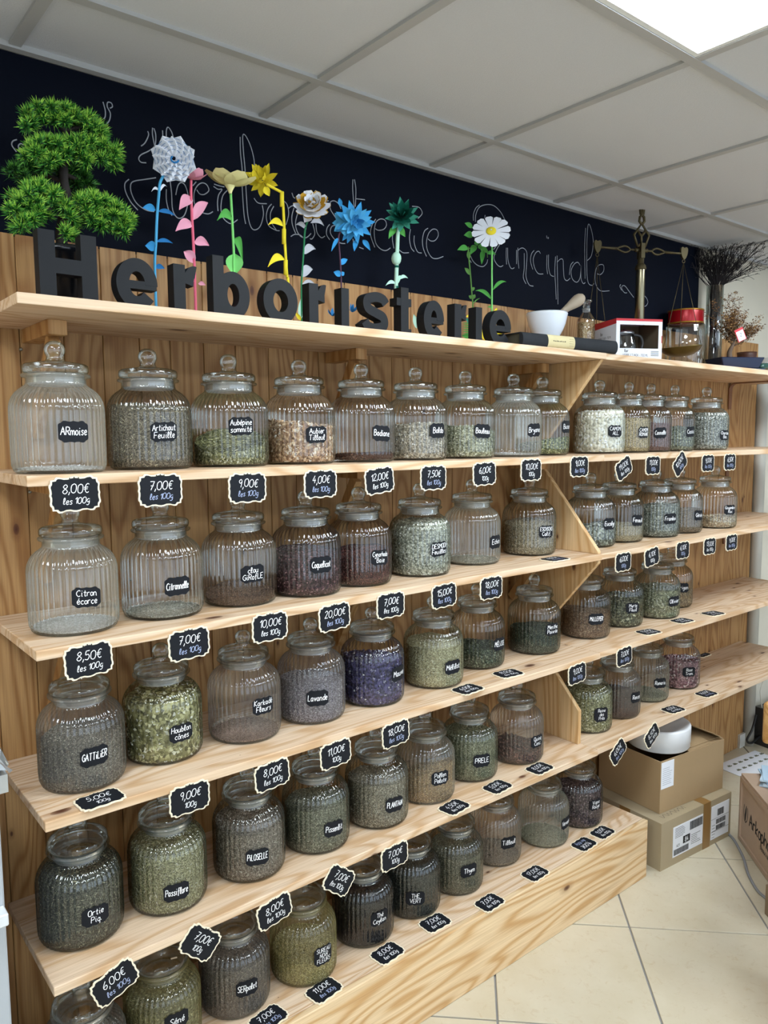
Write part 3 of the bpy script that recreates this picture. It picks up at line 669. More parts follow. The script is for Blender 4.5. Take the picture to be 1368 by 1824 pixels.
# key: (row, X, Y, label px, label lines, fill height, slope, style, colours, glass, look, label scale)
JARS = [
('Armoise', 1, .091, -.243, (132, 769), ['ARmoise'], .009, 0, None, None, 'glass_pale', 'empty glass jar'),
('Artichaut', 1, .289, -.218, (293, 769), ['Artichaut', 'Feuille'], .132, .006, NEED, ['#3b342b', '#6b5f4a', '#8c7d60', '#b3a27e'], 'glass', 'glass jar full of grey brown chopped stems'),
('Aubépine', 1, .482, -.216, (430, 759), ['Aubépine', 'sommité'], .060, .028, LEAF, ['#3d3d1d', '#6a6a33', '#98945a', '#c9c596'], 'glass', 'glass jar half full of sloping green leaf flakes'),
('Aubier Tilleul', 1, .680, -.207, (565, 774), ['Aubier', 'Tilleul'], .098, .008, CHIP, ['#7d4f2c', '#b07d4d', '#cfa270', '#e5c79b'], 'glass', 'glass jar of orange tan wood chips'),
('Badiane', 1, .871, -.211, (681, 772), ['Badiane'], .022, .003, SEED, ['#2c140e', '#4f2a1d', '#6d4029'], 'glass', 'glass jar with a thin layer of red brown pods'),
('Boldo', 1, 1.063, -.210, (781, 767), ['Boldo'], .098, .005, LEAF, ['#5d5342', '#988a70', '#b8aa8e', '#d9cfb6'], 'glass', 'glass jar of pale beige grey leaf flakes'),
('Bouleau', 1, 1.261, -.208, (861, 768), ['Bouleau'], .086, .010, LEAF, ['#56563a', '#8c8c66', '#aeac85', '#cfcda6'], 'glass', 'glass jar of pale green crumbled leaves'),
('Bryone', 1, 1.469, -.212, (953, 766), ['Bryone'], .008, 0, None, None, 'glass_pale', 'empty glass jar'),
('Busserole', 1, 1.646, -.182, (1010, 760), ['Busse'], .048, .012, LEAF, ['#2e3317', '#5c6530', '#8f8d50', '#bfae70'], 'glass', 'glass jar a third full of olive leaves'),
('Camomille', 1, 1.935, -.200, (1097, 768), ['CAMOMI', 'ALL.'], .146, .004, BUD, ['#a8a07e', '#d9d2b4', '#ece7d2', '#f6f2e4'], 'glass', 'glass jar full of cream white flower heads'),
('Camomille Romaine', 1, 2.106, -.205, (1152, 770), ['CAMOMI', 'ROMAINE'], .118, .006, SEED, ['#6d5a33', '#a58c52', '#c7ad6c', '#ddc98e'], 'glass', 'glass jar of golden yellow flower heads'),
('Cannelle', 1, 2.263, -.197, (1180, 771), ['Cannelle'], .108, .004, FINE, ['#3f2420', '#6b443c', '#866056', '#9d7a6d'], 'glass', 'glass jar of dull red brown powdery bark'),
('Cassis', 1, 2.421, -.203, (1236, 769), ['Cassis'], .088, .008, LEAF, ['#31362a', '#59604a', '#7d8266', '#9fa382'], 'glass', 'glass jar of grey green crumbled leaves'),
('Chardon', 1, 2.662, -.204, (1292, 775), ['Chardon', 'Bén.'], .150, .004, LEAF, ['#3a3c33', '#73766a', '#a3a596', '#d3d3c6'], 'glass', 'glass jar full of grey and white leaf flakes'),
('Citron', 2, .114, -.214, (155, 1064), ['Citron', 'écorce'], .006, 0, None, None, 'glass_pale', 'empty glass jar'),
('Citronnelle', 2, .309, -.208, (317, 1044), ['Citronnelle'], .007, 0, FINE, ['#8e8a78', '#aaa692', '#bdb9a6'], 'glass', 'almost empty glass jar with grey dust'),
('Clou Girofle', 2, .502, -.207, (451, 1022), ['clou', 'GiRofLE'], .020, .016, GRAIN, ['#3b2519', '#6d4a30', '#8f6a47'], 'glass', 'glass jar with a little brown spice'),
('Coquelicot', 2, .683, -.222, (573, 1006), ['Coquelicot'], .102, .010, LEAF, ['#1f1014', '#3d2227', '#5a353a', '#83585a'], 'glass', 'glass jar of dark purple red petals'),
('Cynorrhodon', 2, .862, -.206, (678, 993), ['Cynorhodo', 'Baie'], .086, .008, SEED, ['#24100e', '#4b231c', '#6b352a', '#8b5443'], 'glass', 'glass jar of dark red brown rosehip pieces'),
('Desmodium', 2, 1.078, -.209, (783, 978), ['DESMODI', 'Feuilles'], .150, .003, LEAF, ['#50533f', '#8f917a', '#b7b8a2', '#d8d8c6'], 'glass', 'glass jar full of pale grey green leaves'),
('Echinacée', 2, 1.327, -.173, (884, 965), ['Echin'], .008, 0, FINE, ['#8a8874', '#a7a48d', '#bab79f'], 'glass_pale', 'nearly empty glass jar'),
('Eschscholtzia', 2, 1.599, -.171, (974, 947), ['ESCHSCHO', 'Calif.'], .100, .010, FINE, ['#5b4e33', '#8f7f5a', '#b3a37b', '#d1c49d'], 'glass', 'glass jar of straw coloured chopped stems'),
('Eucalyptus', 2, 1.902, -.194, (1087, 933), ['Eucalyp'], .072, .012, ('leaf', 420, .022, .011), ['#2a2f28', '#59604f', '#8f9580', '#c0c2a8'], 'glass', 'glass jar of large grey green leaves'),
('Fenouil', 2, 2.080, -.191, (1137, 927), ['Fenouil'], .062, .004, GRAIN, ['#7a6a45', '#a8966a', '#c9b98d'], 'glass', 'glass jar of pale yellow seeds'),
('Framboisier', 2, 2.301, -.206, (1195, 924), ['Framboi'], .118, .006, LEAF, ['#393f35', '#666c5d', '#878b79', '#a9ad9a'], 'glass', 'glass jar of grey green crumbled leaves'),
('Genévrier', 2, 2.480, -.202, (1246, 918), ['Génév'], .088, .006, GRAIN, ['#4d3d29', '#7c674a', '#9a8462'], 'glass', 'glass jar of brown berries'),
('Gingembre', 2, 2.734, -.215, (1301, 908), ['Gingembre', 'Rac'], .046, .005, ('chip', 420, .009, .006), ['#7c6342', '#b0946a', '#d0b78c'], 'glass', 'glass jar of tan root pieces'),
('Gattilier', 3, .121, -.199, (169, 1347), ['GATTiLiER'], .098, .004, GRAIN, ['#3a372f', '#615c50', '#88826f', '#a59f8b'], 'glass_dusty', 'dusty glass jar of grey seeds'),
('Houblon', 3, .310, -.180, (324, 1305), ['Houblon', 'cônes'], .142, .006, ('leaf', 900, .015, .010), ['#4d4b22', '#85803f', '#b0aa6a', '#d8d2a0'], 'glass', 'glass jar full of yellow green hop cones'),
('Karkadé', 3, .512, -.197, (470, 1257), ['Karkadé', 'Fleurs'], .008, 0, FINE, ['#7c5c50', '#9b7d6d'], 'glass_dusty', 'empty glass jar with pinkish dust'),
('Lavande', 3, .707, -.199, (566, 1244), ['Lavande'], .100, .006, GRAIN, ['#4d4854', '#77717f', '#97919c', '#b5aeb0'], 'glass_dusty', 'dusty glass jar of grey purple lavender'),
('Mauve', 3, .906, -.204, (711, 1199), ['Mauve'], .122, .010, ('seed', 620, .011, .008), ['#1c1830', '#2f2a52', '#433c70', '#45406b', '#d8d0a0'], 'glass', 'glass jar of violet flowers with cream flecks'),
('Mélilot', 3, 1.135, -.205, (808, 1188), ['Mélilot'], .118, .006, FINE, ['#7b7145', '#ada26c', '#cbc290', '#e2dcb4'], 'glass', 'glass jar of pale yellow straw'),
('Mélisse', 3, 1.365, -.160, (891, 1147), ['MÉLiSSE'], .060, .006, LEAF, ['#1d2418', '#38432e', '#545f45', '#7b8464'], 'glass', 'glass jar of dark green leaves'),
('Menthe Poivrée', 3, 1.627, -.174, (985, 1121), ['Menthe', 'Poivrée'], .080, .006, NEED, ['#1d2419', '#354030', '#4f5b46', '#6f785d'], 'glass', 'glass jar of dark green chopped mint'),
('Millepertuis', 3, 1.920, -.168, (1063, 1103), ['MiLLEPER'], .092, .006, NEED, ['#4a3322', '#75563b', '#977552', '#b59973'], 'glass', 'glass jar of red brown chopped stems'),
('Myrte', 3, 2.155, -.152, (1128, 1083), ['Myrte', 'Feuil'], .098, .010, ('leaf', 420, .020, .008), ['#23281c', '#474d36', '#7d7d5a', '#b9b386'], 'glass', 'glass jar of long dark and pale leaves'),
('Olivier', 3, 2.385, -.171, (1202, 1071), ['Olivier'], .112, .006, ('leaf', 700, .018, .006), ['#4a4d34', '#777a56', '#9b9c76', '#bfbf98'], 'glass', 'glass jar of pale olive leaves'),
('Origan', 3, 2.600, -.105, (1217, 1047), ['Origan'], .062, .006, LEAF, ['#55422a', '#8a7048', '#ae935f'], 'glass', 'glass jar of yellow brown leaves set back against the planks'),
('Ortie Piq.', 4, .102, -.201, (171, 1631), ['Ortie', 'Piq.'], .156, .002, NEED, ['#22231b', '#45463a', '#66664f', '#9a9470'], 'glass', 'glass jar full of dark grey green nettle'),
('Passiflore', 4, .296, -.210, (315, 1589), ['Passiflore'], .142, .004, NEED, ['#5b5833', '#8c8857', '#aca873', '#d2ce9d'], 'glass', 'glass jar full of green yellow chopped straw'),
('Piloselle', 4, .504, -.217, (459, 1527), ['PiLOSELLE'], .124, .006, NEED, ['#4b4034', '#766959', '#968876', '#b4a793'], 'glass', 'glass jar of grey brown fibres'),
('Pissenlit', 4, .701, -.219, (596, 1476), ['Pissenlit'], .112, .006, FINE, ['#3c3d2c', '#666850', '#85866b', '#a5a588'], 'glass', 'glass jar of grey green chopped leaves'),
('Plantain', 4, .902, -.224, (704, 1433), ['PLANTAiN'], .118, .005, FINE, ['#4f483a', '#81775f', '#a2977b', '#c2b798'], 'glass', 'glass jar of grey beige chopped leaves'),
('Pollen Pelote', 4, 1.099, -.207, (785, 1386), ['Pollen', 'Pelote'], .078, .030, GRAIN, ['#6d4d20', '#9a7236', '#b88d4c', '#cda768'], 'glass_pale', 'glass jar of ochre pollen grains'),
('Prêle', 4, 1.302, -.191, (859, 1355), ['PRELE'], .132, .004, FINE, ['#44482f', '#6d7150', '#8d906c', '#acae8a'], 'glass', 'glass jar full of green grey horsetail'),
('Quinquina', 4, 1.510, -.203, (958, 1320), ['Quinq', 'Conc.'], .042, .008, CHIP, ['#26120c', '#4b2a1f', '#6a4231'], 'glass_dusty', 'glass jar of dark brown bark'),
('Reine des Prés', 4, 1.905, -.195, (1072, 1273), ['Reine', 'des', 'Prés'], .136, .004, LEAF, ['#4a4a25', '#7b7a44', '#a19d66', '#cac492'], 'glass', 'glass jar full of yellow green leaves'),
('Ronce', 4, 2.106, -.182, (1134, 1242), ['Ronce'], .084, .006, FINE, ['#1f100d', '#3b211b', '#57342b'], 'glass_dusty', 'glass jar of very dark red brown powder'),
('Romarin', 4, 2.350, -.155, (1177, 1217), ['Romarin'], .018, .003, FINE, ['#5a6046', '#7f8566', '#9ca081'], 'glass_pale', 'almost empty glass jar with green dust'),
('Rose', 4, 2.590, -.155, (1228, 1197), ['Rose', 'Trem.'], .108, .005, BUD, ['#4d2a33', '#7e4c58', '#a3727a', '#c9a3a0'], 'glass', 'glass jar of dusky pink rose buds'),
('Sarriette', 5, .088, -.223, None, [], .110, .004, FINE, ['#3c3d2f', '#626452', '#84856e'], 'glass_dusty', 'glass jar cut by the bottom left edge of the photo'),
('Séné', 5, .277, -.196, (316, 1818), ['Séné'], .120, .004, LEAF, ['#4c4c34', '#74744f', '#96956d'], 'glass_yellow', 'dusty green glass jar'),
('Serpolet', 5, .471, -.185, (441, 1760), ['SERpolet'], .120, .006, NEED, ['#3d342b', '#62574a', '#857866'], 'glass_dusty', 'glass jar of grey brown stalks'),
('Sureau Noir', 5, .666, -.202, (577, 1701), ['SUREAU', 'NOiR', 'FLEURS'], .068, .004, GRAIN, ['#6d5f2a', '#a3924f', '#c6b672', '#ddd09a'], 'glass_yellow', 'yellow dusted glass jar of elder flowers'),
('Thé Ceylan', 5, .880, -.184, (677, 1635), ['Thé', 'Ceylan'], .132, .004, FINE, ['#0d0b0b', '#1d191b', '#2b2629'], 'glass', 'glass jar full of black tea'),
('Thé Vert', 5, 1.070, -.176, (740, 1601), ['THE', 'VERT'], .132, .004, GRAIN, ['#1f201a', '#373930', '#4d4f44'], 'glass', 'glass jar full of very dark green tea'),
('Thym', 5, 1.253, -.178, (836, 1551), ['Thym'], .118, .005, FINE, ['#44422f', '#6b684f', '#8a866b'], 'glass', 'glass jar of grey green thyme'),
('Tilleul', 5, 1.467, -.150, (907, 1501), ['Tilleul'], .014, .003, FINE, ['#7d6b52', '#9d8b70'], 'glass_dusty', 'nearly empty dusty pink glass jar'),
('Verveine', 5, 1.683, -.180, (1009, 1465), ['Verveine'], .008, 0, FINE, ['#8d8a6c', '#aeaa88'], 'glass_pale', 'empty pale glass jar'),
('Vigne Rouge', 5, 1.885, -.177, (1062, 1433), ['Vigne', 'Rouge'], .128, .005, LEAF, ['#251a1c', '#43333a', '#5e4a4e', '#7d6a68'], 'glass', 'glass jar of dark purple brown leaves'),
]
ROWNAME = {1: 'first shelf', 2: 'second shelf', 3: 'third shelf', 4: 'fourth shelf', 5: 'bottom row'}
LH = [(0, 1.0), (.18, .93), (.34, .93), (.50, 1.0), (.66, 1.0), (.74, .93), (.78, .80), (.86, .80), (.93, .74), (1.0, .62)]
def lab_half(u):
    u = abs(u)
    for (a, ha), (b, hb) in zip(LH, LH[1:]):
        if u <= b: return ha + (hb - ha) * (u - a) / (b - a)
    return LH[-1][1]
JPOS = {}
for idx, (nm, row, X, Y, lpx, lines, fill, slope, sty, cols, gm, look) in enumerate(JARS):
    z0 = ZROW[row]
    JPOS[nm] = (X, Y, row)
    lab = (look + ' labelled ' + nm.rstrip('.') + ', ' + ROWNAME[row]) if lines else (look + ', ' + ROWNAME[row])
    r = empty('glass_jar', (X, Y, z0), 0, lab, 'jar', 'ribbed glass herb jars on the shelves')
    rot = random.uniform(0, 6.28)
    if nm in ('Camomille Romaine', 'Cannelle', 'Cassis'): r.scale = (.87, .87, 1)
    link('jar_body', get_body(gm), r, None, (0, 0, rot))
    lo = link('lid', lid_mesh, r)
    link('knob', knob_mesh, lo)
    link('seal', seal_mesh, r)
    if cols is None:
        sty, cols = FINE, ['#c9c6b4', '#dcd9c8', '#e6e3d5']
    ho = link('herbs', herb_mesh(nm, fill, slope, sty, cols, 100 + idx), r, None, (0, 0, random.uniform(0, 6.28)) if slope < .012 else (0, 0, 0))
    ho['kind'] = 'stuff'
    if nm in ('Citron', 'Séné', 'Karkadé'):
        a_ = {'Citron': -2.35, 'Séné': -1.2, 'Karkadé': -2.2}[nm]
        MB().box(-.007, .007, -.0025, .0025, 0, .0004).build('lid_sticker', M['cream'], lo, (.042 * math.cos(a_), .042 * math.sin(a_), .2148), (0, 0, a_ + .9))
    if lpx:
        d = px_dir(*lpx)
        Rl = JR + AMP * .5 + .0012
        ox, oy = CAM_POS.x - X, CAM_POS.y - Y
        a = d.x ** 2 + d.y ** 2; b = 2 * (ox * d.x + oy * d.y); c = ox * ox + oy * oy - Rl * Rl
        disc = max(0.0, b * b - 4 * a * c)
        t = (-b - math.sqrt(disc)) / (2 * a)
        hit = CAM_POS + d * t
        th = math.atan2(hit.y - Y, hit.x - X); zc = min(.118, max(.035, hit.z - z0))
        W, H = .0285, (.0205 if len(lines) < 3 else .026)
        tilt = random.uniform(-.06, .06)
        fn = lambda u, v, e=0.0: ((Rl + e) * math.cos(th + u / Rl), (Rl + e) * math.sin(th + u / Rl), zc + v + u * tilt)
        mb = MB(); N = 24; vs = []
        for i in range(N + 1):
            u = -W + 2 * W * i / N; hh = H * lab_half(u / W)
            vs += [fn(u, -hh), fn(u, hh)]
        mb.add(vs, [(2 * i, 2 * i + 2, 2 * i + 3, 2 * i + 1) for i in range(N)], True)
        lo_ = mb.build('name_label', M['black'], r)
        tb = MB(); n = len(lines)
        size = {1: .0150, 2: .0125, 3: .0112}[n]
        for k, ln in enumerate(lines):
            base = (n - 1) * size * .62 - k * size * 1.24 - size * .42
            write(tb, ln, 0, base, size, lambda u, v: fn(u, v, .0005), .105, .08, W * 1.72)
        tb.build('lettering', M['white'], lo_)

# ================================================================== PRICE TAGS
quad = [(1.0, 0.0), (.972, .14), (.978, .32), (1.0, .46), (.99, .58), (.945, .63), (.925, .72), (.92, .85), (.84, .855), (.765, .87), (.735, .95), (.68, 1.0), (.56, .985), (.44, .925), (.26, .92), (.12, .98), (0.0, 1.0)]
TAGPOLY = quad + [(-x_, y_) for x_, y_ in reversed(quad[:-1])] + [(-x_, -y_) for x_, y_ in quad[1:]] + [(x_, -y_) for x_, y_ in reversed(quad[1:-1])]
TW, TH = .0465, .0335
# jar it prices, px, hanging / flat, in-plane rotation (deg), first line, second line, extra yaw (deg)
TAGS = [
('Armoise', (134, 880), 'h', 2, '8,00€', 'les 100g'), ('Artichaut', (286, 873), 'h', 0, '7,00€', 'les 100g'), ('Aubépine', (441, 869), 'h', 0, '9,00€', 'les 100g'), ('Aubier Tilleul', (571, 862), 'h', 0, '4,00€', 'les 100g'),
('Badiane', (676, 856), 'h', 6, '12,00€', 'les 100g'), ('Boldo', (772, 851), 'h', 0, '7,50€', 'les 100g'), ('Bouleau', (863, 844), 'h', 2, '6,00€', '100g'), ('Bryone', (946, 837), 'h', 0, '10,00€', '100g'),
('Camomille', (1032, 831), 'h', 0, '9,00€', 'les 100g'), ('Camomille Romaine', (1111, 834), 'h', 26, '19,00€', 'les 100g'), ('Cannelle', (1163, 829), 'h', 0, '11,00€', '100g'), ('Cassis', (1211, 828), 'h', 40, '10,00€', '100g'), ('Chardon', (1261, 825), 'h', 0, '9,00€', 'les 100g'), ('end of the upper row', (1300, 823), 'h', 0, '6,50€', 'les 100g'),
('Citron', (158, 1176), 'h', 3, '8,50€', 'les 100g'), ('Citronnelle', (337, 1147), 'h', 2, '7,00€', 'les 100g'), ('Clou Girofle', (481, 1117), 'h', 0, '10,00€', 'les 100g'), ('Coquelicot', (596, 1099), 'h', 3, '20,00€', 'les 100g'), ('Cynorrhodon', (696, 1078), 'h', 0, '7,00€', 'les 100g'), ('Desmodium', (791, 1061), 'h', 2, '15,00€', 'les 100g'), ('Echinacée', (875, 1047), 'h', 0, '18,00€', 'les 100g'), ('Eschscholtzia', (988, 996), 'f', 0, '6,00€', 'les 100g'),
('Eucalyptus', (1110, 1001), 'h', 0, '6,00€', '100g'), ('Fenouil', (1161, 992), 'h', 8, '6,10€', '100g'), ('Framboisier', (1216, 980), 'h', 0, '6,10€', '100g'), ('Genévrier', (1264, 973), 'h', 0, '13,00€', 'les 100g'), ('Gingembre', (1303, 966), 'h', 0, '9,00€', 'les 100g'),
('Gattilier', (178, 1424), 'f', 4, '5,00€', '100g'), ('Houblon', (338, 1422), 'h', 0, '9,00€', '100g'), ('Karkadé', (485, 1381), 'h', 4, '8,00€', 'les 100g'), ('Lavande', (598, 1343), 'h', 3, '11,00€', '100g'), ('Mauve', (705, 1307), 'h', 3, '18,00€', 'les 100g'), ('Mélilot', (833, 1228), 'f', 4, '6,00€', 'les 100g'), ('Mélisse', (905, 1200), 'f', -6, '11,50€', 'les 100g'),
('Millepertuis', (1028, 1200), 'h', 3, '9,00€', 'les 100g'), ('Myrte', (1112, 1169), 'h', 3, '7,00€', 'les 100g'), ('Olivier', (1155, 1126), 'f', -8, '10,00€', 'les 100g'), ('Origan', (1215, 1106), 'f', -5, '6,00€', 'les 100g'), ('far right end of the third shelf', (1270, 1093), 'f', -8, '7,00€', 'les 100g'),
('Ortie Piq.', (205, 1750), 'h', 22, '6,00€', 'les 100g'), ('Passiflore', (357, 1685), 'h', -42, '7,00€', '100g'), ('Piloselle', (489, 1623), 'h', 10, '8,00€', 'les 100g'), ('Pissenlit', (604, 1573), 'h', -38, '7,00€', 'les 100g'), ('Plantain', (703, 1525), 'h', 2, '7,00€', '100g'), ('Pollen Pelote', (809, 1438), 'f', 8, '4,50€', 'les 100g'), ('Prêle', (886, 1402), 'f', 6, '5,00€', 'les 100g'), ('Quinquina', (961, 1369), 'f', 4, '8,00€', 'les 100g'),
('Reine des Prés', (1101, 1339), 'h', 36, '6,00€', 'les 100g'), ('Ronce', (1161, 1310), 'h', 34, '8,50€', 'les 100g'), ('Romarin', (1199, 1264), 'f', -6, '6,00€', 'les 100g'), ('Rose', (1258, 1236), 'f', -4, '16,00€', 'les 100g'), ('back edge behind the Rose jar', (1249, 1166), 'fb', 0, '9,00€', 'les 100g'),
('Serpolet', (478, 1815), 'p', 10, '7,00€', 'les 100g'), ('Sureau Noir', (577, 1764), 'p', 8, '11,00€', 'les 100g'), ('Thé Ceylan', (690, 1698), 'p', 6, '8,00€', 'les 100g'), ('Thé Vert', (775, 1644), 'p', 0, '7,00€', 'les 100g'), ('Thym', (872, 1608), 'p', 4, '7,00€', 'les 100g'), ('Tilleul', (953, 1556), 'p', 4, '17,00€', 'les 100g'), ('Verveine', (1040, 1504), 'p', 184, '9,00€', 'les 100g'), ('Vigne Rouge', (1073, 1483), 'p', 4, '9,00€', 'les 100g'),
]
FRONTZ = {'Armoise': 1}
def tag_row(nm, px):
    if nm in JPOS: return JPOS[nm][2]
    return {'end of the upper row': 1, 'far right end of the third shelf': 3, 'back edge behind the Rose jar': 4}[nm]
tm_board = MB().prism([(x_ * TW, y_ * TH) for x_, y_ in TAGPOLY], lambda u, v, d: (u, -d, v), 0.0, .0028).mesh('tag_board', M['cream'])
tm_panel = MB().prism([(x_ * TW * .925, y_ * TH * .905) for x_, y_ in TAGPOLY], lambda u, v, d: (u, -d, v), .0026, .0034).mesh('black_panel', M['black'])
M['hole'] = plain('peg_hole', '#3a2f22', .8)
hole_mesh = MB()
for hx in (-.008, 0, .008): hole_mesh.prism([(hx + .0013 * math.cos(a * PI / 4), TH * .93 - abs(hx) * .15 + .0013 * math.sin(a * PI / 4)) for a in range(8)], lambda u, v, d: (u, -d, v), .0027, .0031)
hole_mesh = hole_mesh.mesh('peg_holes', M['hole'])
for nm, px, mode, rot, l1, l2 in TAGS:
    row = tag_row(nm, px); z = ZROW[row]
    where = (('beside the ' + nm.rstrip('.') + ' jar') if mode in 'fp' else ('below the ' + nm.rstrip('.') + ' jar')) if nm in JPOS else 'at the ' + nm
    how = 'black tag ' + l1.replace('€', ' euro') + (' hanging ' if mode == 'h' else ' lying flat ') + where
    if mode == 'h':
        yy = -DEPTH - .0008 if px[0] < 1078 else -DEPTH + .0034
        p = PY(px[0], px[1], yy - .002)
        e = Matrix.Rotation(math.radians(-rot), 4, 'Y'); loc = (p.x, yy, p.z)
        rotm = e
        # reach up to the board edge so that the tag really hangs on it
        top = p.z + TH * max(.72, abs(math.cos(math.radians(rot))))
        if top < z - THICK + .004: loc = (p.x, yy, p.z + (z - THICK + .004 - top))
    else:
        p = PZ(px[0], px[1], z + .002)
        rotm = Matrix.Rotation(math.radians(rot), 4, 'Z') @ Matrix.Rotation(-PI / 2, 4, 'X')
        loc = (p.x, p.y, z + .0004)
    o = link('price_tag', tm_board)
    tag(o, how, 'price tag', 'black price tags with cream borders')
    mw = rotm.copy(); mw.translation = loc; o.matrix_world = mw
    link('black_panel', tm_panel, o)
    link('peg_holes', hole_mesh, o)
    t = MB(); fn = lambda u, v: (u, -.0038, v)
    write(t, l1, 0, .002, .0170, fn, .085, .16, TW * 1.34, .08)
    b2 = random.random() < .45
    if not b2: write(t, l2, 0, -.0180, .0118, fn, .10, .22, TW * 1.15, .06)
    wo = t.build('price_writing', M['white'], o)
    if b2:
        t2 = MB(); write(t2, l2, 0, -.0180, .0118, fn, .10, .22, TW * 1.15, .06); t2.build('price_writing', M['bluewhite'], o)
# ================================================================== STANDING LETTERS
LY, LT = -.292, .030           # front face, thickness
def arc_stroke(cx, cz, rx, rz, a0, a1, w, n=22):
    """thick arc as one outline (outer then inner)"""
    out = []
    for k in range(n + 1):
        a = math.radians(a0 + (a1 - a0) * k / n); out.append((cx + rx * math.cos(a), cz + rz * math.sin(a)))
    for k in range(n, -1, -1):
        a = math.radians(a0 + (a1 - a0) * k / n); out.append((cx + (rx - w) * math.cos(a), cz + (rz - w) * math.sin(a)))
    return out
def strip_poly(pts, w):
    pts = smooth_line(pts, 8); L_, R_ = [], []
    for i, p in enumerate(pts):
        d = (pts[min(i + 1, len(pts) - 1)] - pts[max(i - 1, 0)]).normalized(); n_ = Vector((-d.y, d.x)) * w / 2
        L_.append(tuple(p + n_)); R_.append(tuple(p - n_))
    return L_ + R_[::-1]
def quadstrip(mb, poly, y0, y1):
    """poly made of two equally long rails -> solid"""
    n = len(poly) // 2; A_ = poly[:n]; B_ = poly[n:][::-1]
    vs = []
    for (a, b) in zip(A_, B_):
        vs += [(a[0], y0, a[1]), (b[0], y0, b[1]), (b[0], y1, b[1]), (a[0], y1, a[1])]
    fs = []
    for i in range(n - 1):
        for j in range(4):
            fs.append((4 * i + j, 4 * i + (j + 1) % 4, 4 * i + 4 + (j + 1) % 4, 4 * i + 4 + j))
    fs += [(3, 2, 1, 0), tuple(4 * (n - 1) + j for j in range(4))]
    mb.add(vs, fs)
def letter_mesh(ch, w, h):
    mb = MB(); T_ = .030 if ch == 'H' else .026
    y0, y1 = 0, LT
    hw = w / 2
    if ch == 'H':
        mb.box(-hw, -hw + T_, y0, y1, 0, h); mb.box(hw - T_, hw, y0, y1, 0, h); mb.box(-hw + T_, hw - T_, y0, y1, h * .40, h * .62)
    elif ch == 'o': quadstrip(mb, arc_stroke(0, h / 2, hw, h / 2, 0, 360, T_, 40), y0, y1)
    elif ch == 'e':
        quadstrip(mb, arc_stroke(0, h / 2, hw, h / 2, -2, 322, T_, 40), y0, y1)
        mb.box(-hw + T_ * .6, hw - .0015, y0 + .0006, y1 - .0006, h * .40, h * .40 + T_ * .62)
    elif ch == 'i': mb.box(-hw, hw, y0, y1, 0, h)
    elif ch == 'r':
        mb.box(-hw, -hw + T_, y0, y1, 0, h)
        quadstrip(mb, arc_stroke(-hw + T_ + (w - T_) * .78, h * .52, (w - T_) * 1.02, h * .48, 78, 165, T_ * .95), y0 + .0006, y1 - .0006)
    elif ch == 'b':
        mb.box(-hw, -hw + T_, y0, y1, 0, h)
        hb = h * .775
        quadstrip(mb, arc_stroke(.004, hb / 2, hw - .004, hb / 2, 0, 360, T_, 40), y0 + .0006, y1 - .0006)
    elif ch == 't':
        mb.box(-hw * .45, -hw * .45 + T_, y0, y1, 0, h); mb.box(-hw, hw, y0 + .0006, y1 - .0006, h * .62, h * .62 + T_ * .75)
        mb.box(-hw * .45 + T_ * .5, hw, y0 + .0006, y1 - .0006, 0, T_ * .72)
    elif ch == 's':
        quadstrip(mb, strip_poly([(hw * .80, h * .74), (hw * .55, h * .85), (0, h * .885), (-hw * .62, h * .80), (-hw * .58, h * .60), (0, h * .50), (hw * .58, h * .40), (hw * .62, h * .20), (0, h * .115), (-hw * .58, h * .15), (-hw * .82, h * .27)], T_ * .93), y0, y1)
    return mb
LET = [('H', 72, 175, 'first and tallest, in front of the bonsai pot'), ('e', 201, 281, 'between H and r'), ('r', 303, 352, 'between the first e and b'), ('b', 373, 445, 'between r and o'), ('o', 462, 530, 'between b and r'), ('r', 543.5, 581.5, 'between o and i'), ('i', 601, 621.5, 'between r and s'), ('s', 639, 692, 'between i and t'), ('t', 700, 733, 'between s and e'), ('e', 748, 791, 'between t and r'), ('r', 803, 832, 'between the middle e and i'), ('i', 841, 859, 'between r and the last e'), ('e', 868.5, 911, 'at the end beside the old book')]
for ch, a, b, where in LET:
    side = 7 if ch != 'H' else 0
    pa, pb = PY(a + side * (1 if a < 860 else .6), 520, LY), PY(b, 520, LY)
    w = pb.x - pa.x; h = {'H': .130, 'b': .131, 't': .123, 'i': .100}.get(ch, .101)
    o = letter_mesh(ch, w, h).build('wooden_letter', M['letter'], None, ((pa.x + pb.x) / 2, LY, Z_TOP), (0, 0, 0))
    tag(o, 'black painted wooden letter ' + ch + ' ' + where, 'letter', 'wooden letters standing along the top shelf')

# ================================================================== BONSAI
def needle_mat(name, cols):
    T = NT(name); at = T.new('Attribute', attribute_type='GEOMETRY', attribute_name='rnd')
    T.princ(T.ramp(at.outputs['Fac'], [(i / (len(cols) - 1), lin(c)) for i, c in enumerate(cols)]), .5, 0, None, .3)
    return T.m
M['needle'] = needle_mat('pine_needle_green', ['#0e2c10', '#22601f', '#4c9430', '#9ccb4a'])
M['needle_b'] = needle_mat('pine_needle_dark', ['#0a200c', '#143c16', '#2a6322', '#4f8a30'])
M['trunk'] = plain('dark_bark', '#241b17', .8, var=.5, scale=50, bump=.5)
M['pot_black'] = plain('glossy_black_pot', '#14161b', .22)
BY = -.185
bp = PY(118, 540, BY)
bon = empty('bonsai_tree', (bp.x, BY, Z_TOP), 0, 'artificial pine bonsai with bright green needle pads in a black pot', 'plant')
MB().lathe([(.0, .002), (.036, .0), (.040, .004), (.052, .108), (.056, .110), (.056, .122), (.051, .122), (.048, .112), (.0, .110)], 28).build('pot', M['pot_black'], bon)
